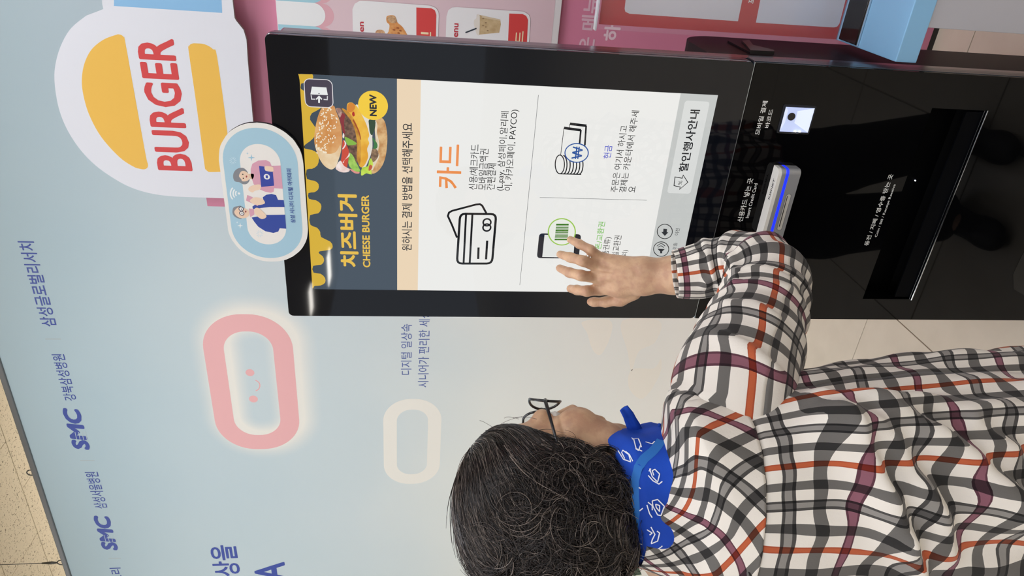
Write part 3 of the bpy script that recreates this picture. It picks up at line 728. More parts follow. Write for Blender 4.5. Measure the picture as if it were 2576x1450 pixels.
P([(690, 520), (690, 430), (715, 405), (755, 405), (790, 430), (830, 470), (880, 560), (945, 700), (978, 830), (960, 880), (978, 935), (950, 1010), (965, 1100), (940, 1180), (900, 1240), (860, 1242), (835, 1180), (860, 1060), (850, 900), (800, 700), (750, 600)], litnoise('#e6a52a', '#f4c64a', 30), 6)
P([(620, 485), (660, 490), (740, 560), (800, 660), (850, 800), (870, 950), (870, 1080), (860, 1200), (842, 1210), (815, 1120), (820, 980), (800, 800), (740, 640), (680, 560)], litnoise('#b2741f', '#dba23a', 60), 7)
P([(690, 500), (700, 430), (740, 405), (790, 432), (790, 480), (760, 520), (720, 530)], '#d9862b', 7)
P([(760, 530), (780, 525), (790, 570), (770, 585), (755, 560)], '#b3271c', 8)
P([(770, 620), (800, 670), (850, 780), (872, 880), (862, 880), (838, 790), (795, 700), (765, 640)], '#a34a16', 8)
P([(655, 850), (740, 885), (810, 930), (800, 952), (720, 962), (690, 950)], '#86b843', 7, 2)
P([(725, 1060), (775, 1110), (800, 1170), (865, 1298), (800, 1300), (740, 1260), (705, 1190)], litnoise('#6fae35', '#b4d96a', 60), 7, 2)
P([(885, 1250), (960, 1235), (975, 1160), (1003, 1130), (1030, 1215), (1000, 1260), (1010, 1340), (940, 1325), (890, 1355), (870, 1340)], litnoise('#a5cf2d', '#d7ec62', 50), 8, 2)
P([(975, 1230), (1000, 1215), (1020, 1240), (1000, 1280), (970, 1290)], '#c05b38', 9)
for q in ([(640, 800), (655, 830), (645, 870), (630, 850)], [(650, 895), (680, 940), (650, 1000), (625, 1010), (660, 950)], [(715, 1055), (722, 1100), (660, 1150), (645, 1190), (635, 1180), (700, 1100)]): P(q, '#f3e6e2', 9)
P([(370, 465), (430, 450), (490, 440), (525, 455), (548, 520), (580, 600), (605, 690), (622, 800), (625, 910), (605, 1040), (570, 1160), (540, 1240), (490, 1275), (430, 1255), (370, 1200), (315, 1100), (280, 1000), (262, 900), (272, 760), (300, 620), (335, 520)], litnoise('#cf8a4a', '#e8b67a', 26), 9, 4)
P([(275, 960), (330, 1000), (430, 1070), (540, 1050), (600, 960), (612, 1030), (575, 1160), (540, 1240), (490, 1275), (430, 1255), (370, 1200), (315, 1100)], litnoise('#e2bd8c', '#f0dbb8', 30), 10, 4)
for _ in range(95):
    y = rs.uniform(470, 1100); lo_ = 285 + abs(y - 880) * .22; hi_ = 560 if y > 560 else 500
    x = lo_ + (hi_ - lo_) * rs.random() ** 1.7
    if y > 950: x = rs.uniform(285, 420)
    a = rs.uniform(0, pi); l = 15; w_ = 8
    P([(x + l * math.cos(a), y + l * math.sin(a)), (x - w_ * math.sin(a), y + w_ * math.cos(a)), (x - l * math.cos(a), y - l * math.sin(a)), (x + w_ * math.sin(a), y - w_ * math.cos(a))], '#f6ead2', 11, 2)
art.build('burger_picture', scr)['label'] = 'picture of a sesame bun cheeseburger'
art = A()
art.circ(Ec(1028, 441), 196, '#f6ce3a', 12) if False else None
c0 = PY(*Ec(1028, 441), 0); rr_ = abs(PY(*Ec(833, 441), 0)[2] - c0[2])
art.wpoly([(c0[0] + rr_ * math.cos(2*pi*k/40), c0[2] + rr_ * math.sin(2*pi*k/40)) for k in range(40)], '#f8d03c', 12)
art.text('NEW', Ec(1078, 582), Ec(1074, 300), Ec(984, 582), '#20242b', 13, bold=.05)
art.build('new_badge', scr)['label'] = 'round yellow badge reading NEW'
art = A()
bx = [PY(*Ec(*q), 0) for q in ((130, 130), (500, 110), (508, 465), (145, 440))]
ex0 = PY(*Ec(330, 462), 0)[0]; ex1 = PY(*Ec(310, 100), 0)[0]; ez1 = PY(*Ec(138, 280), 0)[2]; ez0 = PY(*Ec(502, 280), 0)[2]
art.wpoly(rrect(ex0, ex1, ez0, ez1, .009, 6), '#4b4454', 12); art.wstroke(rrect(ex0, ex1, ez0, ez1, .009, 6), .0012, '#e8e4e6', 13, True)
art.poly(Ec((232, 195), (420, 207), (440, 307), (212, 297)), '#eef0f0', 13); art.poly(Ec((312, 282), (338, 282), (334, 289), (314, 289)), '#5b5866', 14)
art.stroke(Ec((325, 408), (325, 322)), .0028, '#eef0f0', 13); art.stroke(Ec((288, 362), (325, 324), (362, 362)), .0022, '#eef0f0', 13)
art.stroke(Ec((222, 308), (228, 358), (276, 360)), .0016, '#dcdde0', 13); art.stroke(Ec((434, 318), (432, 366), (384, 362)), .0016, '#dcdde0', 13)
art.build('exit_button', scr)['label'] = 'exit button with door symbol'
art = A()
art.wpoly([(SX0, zB), (SX1, zB), (SX1, zH), (SX0, zH)], '#f0d9b9', 1)
art.text('원하시는 결제 방법을 선택해주세요', Ac(820, 1183), Ac(822, 518), Ac(768, 1183), '#26282c', 2, bold=.008)
art.build('instruction_strip', scr)['label'] = 'beige strip with black Korean lettering'
art = A(); ik = '#1d1f22'
art.text('카드', Ac(1074, 860), Ac(1072, 630), Ac(948, 860), '#f2934f', 2, bold=.018)
for t, bl, br, tl in (('신용/체크카드', (1160, 866), (1158, 629), (1115, 866)), ('모바일금액권', (1208, 867), (1206, 652), (1163, 867)), ('간편결제', (1252, 867), (1250, 728), (1208, 867)),
                      ('(L.pay, 삼성페이,알리페', (1302, 870), (1320, 457), (1256, 870)), ('이, 카카오페이, PAYCO)', (1347, 870), (1370, 448), (1300, 870))):
    art.text(t, Ac(*bl), Ac(*br), Ac(*tl), ik, 2)
art.build('card_payment_text', scr)['label'] = 'orange heading with black Korean text'
art = A()
def rr_px(f, pts, r):
    """rounded quad through four crop points"""
    o = []; n = len(pts)
    for i in range(n):
        p = np.array(pts[i], float); a = np.array(pts[i-1], float); b = np.array(pts[(i+1) % n], float)
        u = (a - p) / np.linalg.norm(a - p); v = (b - p) / np.linalg.norm(b - p)
        for t in np.linspace(0, 1, 5):
            o.append(tuple((1-t)**2 * (p + u * r) + 2*t*(1-t) * p + t*t * (p + v * r)))
    return f(*o)
art.stroke(rr_px(Ac, [(1055, 1250), (1238, 1250), (1260, 992), (1072, 990)], 28), .0042, ik, 2, closed=True)
art.stroke(Ac((1056, 1115), (1030, 1050), (1008, 1002), (1014, 984), (1030, 975), (1155, 942), (1175, 940), (1187, 948), (1210, 990)), .0036, ik, 2)
art.stroke(Ac((1090, 1248), (1103, 992)), .0036, ik, 2); art.stroke(Ac((1122, 1248), (1136, 992)), .0036, ik, 2)
art.stroke(Ac((1166, 1226), (1168, 1166)), .0040, ik, 2); art.stroke(Ac((1207, 1228), (1213, 1130)), .0040, ik, 2)
art.circ(Ac(1212, 1035), 20/2.07, ik, 2, ring=.0030); art.circ(Ac(1211, 1062), 20/2.07, ik, 2, ring=.0030)
art.build('bank_card_icon', scr)['label'] = 'outline of two bank cards'
art = A()
art.stroke([Ac(1383, 1362), Bc(180, 143)], .0007, '#5a5d60', 2); art.stroke(Bc((188, 766), (838, 783)), .0007, '#5a5d60', 2)
art.build('dividing_lines', scr)
art = A(); bl_ = '#2a56a0'
for kq in range(7):
    xq = 330 + 19.5 * kq
    if kq == 0: art.stroke([Bc(310 + 28 * math.cos(t), 565 + 57 * math.sin(t)) for t in np.linspace(0, 2*pi, 30)][:-1], .0018, ik, 2, closed=True)
    else: art.stroke([Bc(xq - 20 + 24 * math.cos(t) * 1.0, 567 + 57 * math.sin(t)) for t in np.linspace(-1.5, 1.5, 14)], .0020, ik, 2)
art.stroke(Bc((308, 622), (440, 626)), .0018, ik, 2)
art.stroke(Bc((315, 508), (335, 345)), .0010, ik, 2); art.stroke(Bc((335, 343), (438, 357)), .0045, ik, 2); art.stroke(Bc((438, 355), (430, 440)), .0030, ik, 2)
art.stroke(Bc((366, 345), (371, 320)), .0010, ik, 2); art.stroke(Bc((371, 318), (472, 330)), .0045, ik, 2); art.stroke(Bc((470, 330), (462, 450)), .0030, ik, 2)
P4 = [Bc(412 + 71 * math.cos(t), 495 + 57 * math.sin(t)) for t in np.linspace(0, 2*pi, 33)][:-1]
art.poly(P4, '#eef0ec', 4); art.stroke(P4, .0019, bl_, 5, closed=True)
art.text('₩', Bc(442, 533), Bc(442, 457), Bc(380, 533), bl_, 6, bold=.01)
art.build('cash_icon', scr)['label'] = 'coin stack and banknotes icon'
art = A()
art.text('현금', Bc(618, 530), Bc(625, 450), Bc(572, 530), '#2b3fc8', 2)
for t, bl, br, tl in (('주문은 여기서 하시고', (660, 734), (718, 330), (616, 734)), ('결제는 카운터에서 해주세', (712, 736), (795, 239), (668, 736)), ('요', (764, 736), (766, 698), (724, 736))):
    art.text(t, Bc(*bl), Bc(*br), Bc(*tl), ik, 2)
art.build('cash_payment_text', scr)
art = A()
art.poly(rr_px(Bc, [(170, 1135), (185, 984), (440, 990), (425, 1138)], 22), '#262a33', 2); art.poly(Bc((203, 1128), (217, 993), (402, 1000), (392, 1132)), '#e9ebe8', 3)
P4 = [Bc(322 + 82 * math.cos(t), 975 + 80 * math.sin(t)) for t in np.linspace(0, 2*pi, 41)][:-1]
art.poly(P4, '#f0f2ea', 4); art.stroke(P4, .0022, '#9ccb52', 5, closed=True)
yb = 1026
for wv in (9, 4, 4, 7, 3, 5, 9, 4, 6, 3, 10):
    art.poly(Bc((278 + (1026 - yb) * .1, yb), (278 + (1026 - yb + wv) * .1, yb - wv), (358 + (1026 - yb + wv) * .06, yb - wv), (358 + (1026 - yb) * .06, yb)), '#3f7a25', 6); yb -= wv + 3.6
art.build('mobile_coupon_icon', scr)['label'] = 'phone with a green ringed barcode'
art = A()
art.text('모바일쿠폰/교환권', Bc(538, 1235), Bc(552, 913), Bc(498, 1235), '#79c257', 2, bold=.008)
art.text('(상품권류)', Bc(603, 1165), Bc(608, 1008), Bc(558, 1165), ik, 2); art.text('모바일교환권', Bc(655, 1190), Bc(663, 998), Bc(612, 1190), ik, 2)
art.text('(일부 제외)', Bc(700, 1250), Bc(700, 1085), Bc(662, 1250), ik, 2)
art.build('coupon_payment_text', scr)
art = A()
art.wpoly([(SX0, SZ0), (SX1, SZ0), (SX1, zF), (SX0, zF)], '#c9ccca', 1)
qx0 = PY(*Bc(1030, 741), 0)[0]; qx1 = PY(*Bc(1150, 180), 0)[0]; qz1 = PY(*Bc(1008, 500), 0)[2]; qz0 = PY(*Bc(1155, 500), 0)[2]
art.wpoly(rrect(qx0, qx1, qz0, qz1, .005, 5), '#dfe1df', 2)
art.text('할인행사안내', Bc(1086, 611), Bc(1168, 234), Bc(1029, 611), ik, 3, bold=.02)
art.stroke(Bc((1010, 641), (1004, 694), (1042, 703), (1038, 717), (1088, 674), (1060, 630), (1054, 649)), .0014, ik, 3, closed=True)
art.text('%', Bc(1050, 690), Bc(1054, 664), Bc(1028, 690), ik, 3)
art.build('discount_button', scr)['label'] = 'pale button about discounts'
art = A()
for (cx_, cy_) in ((926, 1080), (948, 973)):
    art.stroke([Bc(cx_ + 46 * math.cos(t) + 0 * math.sin(t), cy_ + 44 * math.sin(t)) for t in np.linspace(0, 2*pi, 33)][:-1], .0014, ik, 3, closed=True)
art.poly(Bc((946, 1002) , (928, 972), (936, 972), (936, 955), (962, 955), (962, 978), (968, 978)), '#33363a', 3) if False else art.poly(Bc((948, 1000), (927, 976), (938, 976), (940, 956), (962, 958), (960, 978), (970, 978)), '#33363a', 3)
art.poly(Bc((905, 1076), (930, 1082), (945, 1078), (936, 1100), (930, 1112), (918, 1110), (917, 1098)), '#33363a', 3) if False else art.poly(Bc((903, 1078), (948, 1080), (932, 1095), (932, 1106), (920, 1106), (920, 1095)), '#33363a', 3)
art.stroke(Bc((907, 1070), (925, 1060), (942, 1071)), .0013, '#33363a', 3, sm=3); art.stroke(Bc((900, 1062), (926, 1046), (950, 1062)), .0013, '#33363a', 3, sm=3)
art.text('이전', Bc(1032, 996), Bc(1035, 955), Bc(1007, 996), ik, 3); art.text('직원호출', Bc(1008, 1128), Bc(1016, 1042), Bc(984, 1128), '#55585b', 3)
art.build('call_and_back_buttons', scr)['label'] = 'round call and back buttons'

# ------------------------------------------------------------------ foam plaque stuck on the top edge of the kiosk
Dc = crop(540, 300, 3.92)
DY = -.0075
pl = thing('oval_plaque', (.16, -.0075, 1.70), 'oval foam plaque with two cartoon people, stuck on the kiosk top edge', 'plaque')
def D2(pts, n=5): return [tuple(PY(*Dc(*p), DY)[[0, 2]]) for p in smooth_pts(pts, n)]
def oval(cx, cz, hx, hz, n=14, wob=0):
    r_ = random.Random(2)
    return [(x + wob * r_.uniform(-1, 1), z + wob * r_.uniform(-1, 1)) for x, z in rrect(cx - hx, cx + hx, cz - hz, cz + hz, hz * .985, n)]
slab_xz('foam_board', oval(.186, 1.7535, .1265, .0675, 16, .0003), DY, -.0005, [ink('#eceae4', .7), ink('#1c1b1d', .6)], pl)
art = Art(DY, ink, step=.00012)
p2 = lambda pts, c, l, sm=4: art.poly(Dc(*pts), c, l, sm=sm)
art.wpoly(oval(.1855, 1.755, .1185, .0598), '#a6cbdc', 1)
art.wpoly(oval(.1855, 1.7555, .0915, .0325), '#eeeae4', 2)
art.build('pale_blue_oval', pl)
art = Art(DY, ink, step=.00012)
p2([(372, 440), (430, 408), (505, 402), (545, 422), (562, 460), (650, 456), (672, 686), (588, 680), (582, 715), (555, 726), (500, 716), (440, 690), (385, 640), (358, 560), (356, 490)], '#dba1b4', 3, 0)
p2([(182, 570), (192, 520), (230, 486), (285, 482), (325, 520), (332, 560), (345, 600), (320, 636), (280, 641), (245, 622), (200, 612)], '#84868c', 3)
p2([(240, 560), (262, 515), (300, 512), (335, 540), (346, 578), (322, 608), (275, 612), (262, 590)], '#efcfb4', 4)
p2([(328, 545), (384, 540), (384, 575), (368, 592), (345, 580)], '#e7c2a6', 3)
p2([(438, 460), (570, 478), (587, 655), (460, 668)], '#2b3f9f', 4, 0)
art.circ(Dc(515, 567), 30/3.92, '#f1f0ee', 5); p2([(503, 552), (526, 554), (526, 582), (505, 580)], '#2b3f9f', 6, 0)
p2([(498, 462), (572, 470), (580, 490), (575, 516), (520, 512), (497, 500)], '#f0d3b8', 5)
p2([(340, 672), (385, 650), (450, 645), (452, 688), (400, 705), (372, 722), (335, 700)], '#f0d3b8', 4)
art.circ(Dc(283, 582), 1.6, '#222222', 5); art.circ(Dc(278, 543), 1.6, '#222222', 5); p2([(310, 556), (322, 560), (318, 575), (308, 570)], '#9c3a32', 5)
art.build('woman_drawing', pl)['label'] = 'cartoon grey-haired woman in pink holding a tablet'
art = Art(DY, ink, step=.00012)
p2([(475, 770), (510, 745), (560, 737), (605, 748), (625, 796), (681, 798), (690, 866), (540, 866), (378, 886), (372, 862), (400, 842), (490, 832)], '#24419b', 3, 0)
p2([(365, 970), (510, 945), (695, 942), (706, 1080), (642, 1076), (628, 1108), (580, 1122), (500, 1105), (430, 1060), (390, 1010)], '#24419b', 3, 0)
p2([(338, 880), (388, 888), (392, 940), (352, 966)], '#dba1b4', 4, 0)
p2([(176, 920), (186, 872), (230, 858), (262, 864), (270, 975), (230, 977), (192, 955)], '#84868c', 3)
p2([(196, 905), (240, 866), (300, 880), (338, 908), (336, 950), (300, 975), (245, 972), (204, 940)], '#efcfb4', 4)
art.circ(Dc(262, 884), 22/3.92, '#2a2c4a', 6, ring=.0011); art.circ(Dc(268, 928), 22/3.92, '#2a2c4a', 6, ring=.0011)
art.circ(Dc(262, 884), 21/3.92, '#f4f2ef', 5); art.circ(Dc(268, 928), 21/3.92, '#f4f2ef', 5); art.circ(Dc(265, 886), 1.5, '#222222', 7); art.circ(Dc(270, 926), 1.5, '#222222', 7)
p2([(302, 902), (314, 905), (310, 920), (300, 914)], '#9c3a32', 6)
p2([(322, 747), (372, 768), (436, 842), (424, 856), (310, 802)], '#dba1b4', 4, 0)
p2([(348, 800), (400, 770), (470, 785), (496, 828), (440, 846), (380, 835)], '#f0d3b8', 5)
p2([(398, 880), (440, 880), (512, 955), (462, 984), (395, 930)], '#f0d3b8', 5)
art.build('man_drawing', pl)['label'] = 'cartoon man in a blue suit with glasses and phone'
art = Art(DY, ink, step=.00012)
art.circ(Dc(240, 733), 12/3.92, '#eef3f4', 2)
for rd in (34, 58, 84):
    art.stroke([Dc(240 - rd * math.cos(t), 733 + rd * math.sin(t)) for t in np.linspace(-.75, .75, 9)], .0022, '#eef3f4', 2)
art.build('wifi_symbol', pl)
def star(cx_, cy_, r_, c):
    art.poly(Dc(*[(cx_ + (r_ if k % 2 == 0 else r_ * .25) * math.cos(k * pi / 4), cy_ + (r_ if k % 2 == 0 else r_ * .25) * math.sin(k * pi / 4)) for k in range(8)]), c, 3)
for q_ in ((363, 379, 36, '#9cc6d8'), (323, 337, 13, '#9cc6d8'), (252, 1050, 30, '#eef3f4'), (222, 1018, 12, '#eef3f4')):
    art = Art(DY, ink, step=.00012); star(*q_); art.build('sparkle', pl)
for (cx_, cy_, c) in ((180, 408, '#d3e6ee'), (445, 1130, '#c3dde6')):
    art = Art(DY, ink, step=.00012)
    for k in range(10): art.stroke(Dc((cx_ + 14 * math.cos(k * pi / 5), cy_ + 14 * math.sin(k * pi / 5)), (cx_ + 36 * math.cos(k * pi / 5), cy_ + 36 * math.sin(k * pi / 5))), .0007, c, 3)
    art.build('starburst', pl)['kind'] = 'stuff'

art = Art(DY, ink, step=.00012)
art.text('삼성 시니어 디지털 아카데미', Dc(797, 1024), Dc(757, 489), Dc(750, 1024), '#27479c', 3, bold=.02)
art.build('plaque_lettering', pl)
# ------------------------------------------------------------------ the woman at the kiosk
def surface_nets(f, org, h):
    nx, ny, nz = f.shape
    ins = f < 0
    c = np.zeros((nx-1, ny-1, nz-1), np.uint8)
    for dx in (0, 1):
        for dy in (0, 1):
            for dz in (0, 1): c += ins[dx:nx-1+dx, dy:ny-1+dy, dz:nz-1+dz]
    act = (c > 0) & (c < 8); ii = np.argwhere(act); n = len(ii)
    idx = -np.ones(act.shape, np.int32); idx[act] = np.arange(n)
    cor = [(0,0,0),(1,0,0),(0,1,0),(1,1,0),(0,0,1),(1,0,1),(0,1,1),(1,1,1)]
    vals = [f[ii[:,0]+a, ii[:,1]+b, ii[:,2]+d] for a, b, d in cor]
    S = np.zeros((n, 3)); K = np.zeros(n)
    for a in range(8):
        for b in range(a+1, 8):
            if sum(abs(cor[a][k] - cor[b][k]) for k in range(3)) != 1: continue
            m = (vals[a] < 0) != (vals[b] < 0); va = vals[a][m]; vb = vals[b][m]; t = (va / (va - vb))[:, None]
            S[m] += np.array(cor[a]) * (1 - t) + np.array(cor[b]) * t; K[m] += 1
    V = (ii + S / K[:, None]) * h + org
    F = []
    for ax in range(3):
        sl = [slice(1, -1)] * 3; sl[ax] = slice(0, -1)
        s0 = [slice(1, -1)] * 3; s1 = [slice(1, -1)] * 3; s0[ax] = slice(0, -1); s1[ax] = slice(1, None)
        A_ = ins[tuple(s0)]; B_ = ins[tuple(s1)]; ch = A_ != B_
        e = np.argwhere(ch); fl_ = A_[ch]
        o = [1, 1, 1]; o[ax] = 0; e = e + o
        u, v = [(1, 2), (2, 0), (0, 1)][ax]
        def cell(du, dv):
            q = e.copy(); q[:, u] -= du; q[:, v] -= dv; return idx[q[:, 0], q[:, 1], q[:, 2]]
        Q = np.stack([cell(0, 0), cell(1, 0), cell(1, 1), cell(0, 1)], 1)
        Q[~fl_] = Q[~fl_][:, ::-1]; F.append(Q)
    return V, np.concatenate(F)
class Field:
    def __init__(s, lo, hi, h):
        s.lo = np.array(lo, float); s.h = h; n = np.ceil((np.array(hi) - s.lo) / h).astype(int) + 1
        s.f = np.full(tuple(n), .08, np.float32); s.n = n; s.log = []
    def _sub(s, a, b, pad=.03):
        i0 = np.clip(((a - pad - s.lo) / s.h).astype(int), 0, s.n - 1); i1 = np.clip(((b + pad - s.lo) / s.h).astype(int) + 2, 1, s.n)
        if (i1 <= i0).any(): return None, None
        g = [s.lo[k] + s.h * np.arange(i0[k], i1[k], dtype=np.float32) for k in range(3)]
        return tuple(slice(i0[k], i1[k]) for k in range(3)), np.stack(np.meshgrid(*g, indexing='ij'), -1)
    def _mix(s, sl, d, k, sub=False):
        f = s.f[sl]
        if sub:
            d = -d; hh = np.clip(.5 - .5 * (f - d) / k, 0, 1); s.f[sl] = f * (1 - hh) + d * hh + k * hh * (1 - hh)
        else:
            hh = np.clip(.5 + .5 * (f - d) / k, 0, 1); s.f[sl] = f * (1 - hh) + d * hh - k * hh * (1 - hh)
    def cap(s, a, b, ra, rb, k=.01):
        a = np.array(a, float); b = np.array(b, float); r = max(ra, rb)
        sl, P = s._sub(np.minimum(a, b) - r, np.maximum(a, b) + r)
        if sl is None: return
        ba = b - a; t = np.clip(((P - a) @ ba) / max(ba @ ba, 1e-9), 0, 1)
        d = np.linalg.norm(P - a - t[..., None] * ba, axis=-1) - (ra + (rb - ra) * t); s._mix(sl, d, k)
    def ell(s, c, r, M=np.eye(3), k=.01, sub=False):
        c = np.array(c, float); r = np.array(r, float); e = np.full(3, r.max())
        sl, P = s._sub(c - e, c + e)
        if sl is None: return
        q = (P - c) @ M.T      # rows of M: local axes
        k0 = np.linalg.norm(q / r, axis=-1); k1 = np.linalg.norm(q / (r * r), axis=-1); d = k0 * (k0 - 1) / np.maximum(k1, 1e-6)
        s._mix(sl, d, k, sub)
    def mesh(s): return surface_nets(s.f, s.lo, s.h)
    def sample(s, P):
        q = (P - s.lo) / s.h; q = np.clip(q, 0, np.array(s.n) - 1.001); i = q.astype(int); t = q - i; r = 0
        for a in (0, 1):
            for b in (0, 1):
                for c in (0, 1):
                    w = (t[:, 0] if a else 1 - t[:, 0]) * (t[:, 1] if b else 1 - t[:, 1]) * (t[:, 2] if c else 1 - t[:, 2])
                    r = r + w * s.f[i[:, 0] + a, i[:, 1] + b, i[:, 2] + c]
        return r
    def grad(s, P, e=.004):
        g = np.stack([s.sample(P + d) - s.sample(P - d) for d in np.eye(3) * e], -1); return g / np.maximum(np.linalg.norm(g, axis=1, keepdims=True), 1e-9)

# head frame: rows = right, forward, up
HD = at(1399, 1220, .965)
az = math.radians(64); pit = math.radians(-5)
fw = np.array([math.cos(az) * math.cos(pit), math.sin(az) * math.cos(pit), math.sin(pit)])
rt = np.array([math.sin(az), -math.cos(az), 0]); upv = np.cross(rt, fw)
HM = np.stack([rt, fw, upv])
def hd(x, y, z): return HD + rt * x + fw * y + upv * z
# torso frame
TC = at(2100, 1272, .965); TX, TY = TC[0], TC[1]
ta = math.radians(99); tf = np.array([math.cos(ta), math.sin(ta), 0]); tr_ = np.array([math.sin(ta), -math.cos(ta), 0])
NK = hd(0, -.045, -.165)
def tb_(x, y, z): return np.array([TX, TY, 0]) + tr_ * x + tf * y + np.array([0, 0, z])
person = thing('person', (TX, TY, 0), 'person in plaid shirt and blue neckerchief touching the kiosk screen', 'person')
HS = crop(1300, 560, 4.834)
bd = Field((-.42, -.86, -.01), (.34, .02, 1.48), .0031)
# head
E_ = lambda c, r, k=.012, sub=False: bd.ell(hd(*c), r, HM, k, sub)
E_((0, -.012, .035), (.075, .094, .082)); E_((0, .040, -.030), (.060, .056, .075), .02); E_((0, .042, -.074), (.047, .046, .034), .018)
E_((0, .078, -.093), (.019, .015, .016), .012)
for sx in (-1, 1):
    E_((sx * .043, .064, -.024), (.028, .030, .031), .014); E_((sx * .078, -.006, -.008), (.008, .019, .030), .006); E_((sx * .050, .030, -.062), (.02, .04, .03), .02)
    E_((sx * .032, .096, .006), (.013, .008, .009), .006, True)
C_ = lambda a, b, ra, rb, k=.008: bd.cap(hd(*a), hd(*b), ra, rb, k)
C_((-.034, .080, .024), (.034, .080, .024), .013, .013, .014)
C_((0, .092, .012), (0, .110, -.026), .006, .010, .008); E_((-.011, .102, -.030), (.008, .009, .007), .006); E_((.011, .102, -.030), (.008, .009, .007), .006)
C_((-.018, .093, -.055), (.018, .093, -.055), .006, .006, .006); C_((-.015, .092, -.064), (.015, .092, -.064), .006, .006, .006)
C_((0, -.025, -.05), (0, -.045, -.17), .056, .056, .03)
# trunk, legs
for (z0_, z1_, a0_, a1_, b0_, b1_) in ((1.12, 1.04, .13, .13, .08, .085), (1.04, .90, .13, .12, .085, .085), (.90, .78, .12, .14, .085, .095), (.78, .68, .14, .14, .095, .095)):
    for k_ in range(3):
        t = k_ / 2; bd.ell(tb_(0, 0, z0_ + (z1_ - z0_) * t), (a0_ + (a1_ - a0_) * t, b0_ + (b1_ - b0_) * t, .07), np.stack([tr_, tf, [0, 0, 1]]), .03)
bd.cap(NK, tb_(0, -.01, 1.12), .055, .075, .04)
RS = at(1800, 1050, .955); LS = tb_(-.165, -.01, 1.115)
bd.cap(tb_(0, 0, 1.11), RS, .05, .044, .03); bd.cap(tb_(0, 0, 1.12), LS, .06, .048, .04)
ELB = PY(1945, 700, -.25); WR = PY(*HS(1500, 660), -.078); FA = PY(*HS(1900, 640), -.10)
bd.cap(RS, ELB, .046, .036, .02); bd.cap(ELB, FA, .036, .031, .02); bd.cap(FA, WR, .031, .026, .02)
# right hand, dorsal side to the camera
def hp_(x, y, Y): return PY(*HS(x, y), Y)
s9 = 1 / 1.0
palm = [((1480, 560), -.073, .020), ((1480, 740), -.073, .020)]
bd.cap(hp_(1560, 570, -.085), hp_(1560, 735, -.085), .021, .021, .02)
for (mx, my, Y, r) in ((1040, 440, -.047, .0115), (1000, 560, -.055, .012), (990, 690, -.056, .012), (1010, 810, -.050, .012)):
    bd.cap(hp_(1480, 655 + (my - 640) * .42, -.078), hp_(mx, my, Y), .019, r, .016)
bd.cap(hp_(1300, 600, -.068), hp_(1250, 780, -.066), .018, .018, .02)
fing = {
 'little': [(1030, 440, -.047, .0098), (900, 335, -.050, .0088), (760, 262, -.036, .0082), (650, 208, -.016, .0070)],
 'ring':   [(1000, 545, -.055, .0105), (800, 468, -.062, .0097), (650, 425, -.042, .0090), (525, 388, -.015, .0074)],
 'middle': [(990, 680, -.056, .0105), (780, 645, -.064, .0100), (640, 610, -.042, .0092), (520, 556, -.015, .0074)],
 'index':  [(1010, 815, -.050, .0108), (850, 835, -.058, .0100), (730, 822, -.040, .0092), (650, 805, -.016, .0078)]}
for nm, ch in fing.items():
    for a, b in zip(ch[:-1], ch[1:]): bd.cap(hp_(*a[:3]), hp_(*b[:3]), a[3], b[3], .0045)
th = [(1420, 850, -.068, .015), (1260, 935, -.058, .0125), (1080, 968, -.046, .0092), (940, 968, -.038, .0082), (895, 965, -.034, .0072)]
for a, b in zip(th[:-1], th[1:]): bd.cap(hp_(*a[:3]), hp_(*b[:3]), a[3], b[3], .007)
# raised tendons and veins of the back of the hand
for (a, b) in (((1060, 470, -.0605), (1400, 590, -.092)), ((1030, 570, -.070), (1400, 620, -.096)), ((1020, 690, -.071), (1400, 660, -.096)), ((1040, 800, -.063), (1400, 700, -.094))):
    bd.cap(hp_(*a), hp_(*b), .0035, .003, .006)
# left arm hangs down at her side
LE = tb_(-.235, -.03, .87); LW = tb_(-.235, .05, .66)
bd.cap(LS, LE, .044, .034, .02); bd.cap(LE, LW, .034, .024, .02)
LP = LW + np.array([0, .005, -.06]); bd.cap(LW, LP, .025, .030, .015)
for k_ in range(4):
    o_ = tf * (-.027 + .018 * k_); a = LP + o_ + np.array([0, 0, -.012]); b = a + np.array([0, 0, -.034]) + tr_ * .004; c = b + np.array([0, 0, -.026 + .004 * abs(k_ - 1.5)]) + tr_ * .012
    bd.cap(a, b, .0098, .0088, .004); bd.cap(b, c, .0088, .0075, .004)
a = LW + tf * .026 + np.array([0, 0, -.02]); b = a + tf * .022 + np.array([0, 0, -.032]); c = b + tf * .004 + np.array([0, 0, -.026]); bd.cap(a, b, .013, .0098, .008); bd.cap(b, c, .0098, .008, .005)
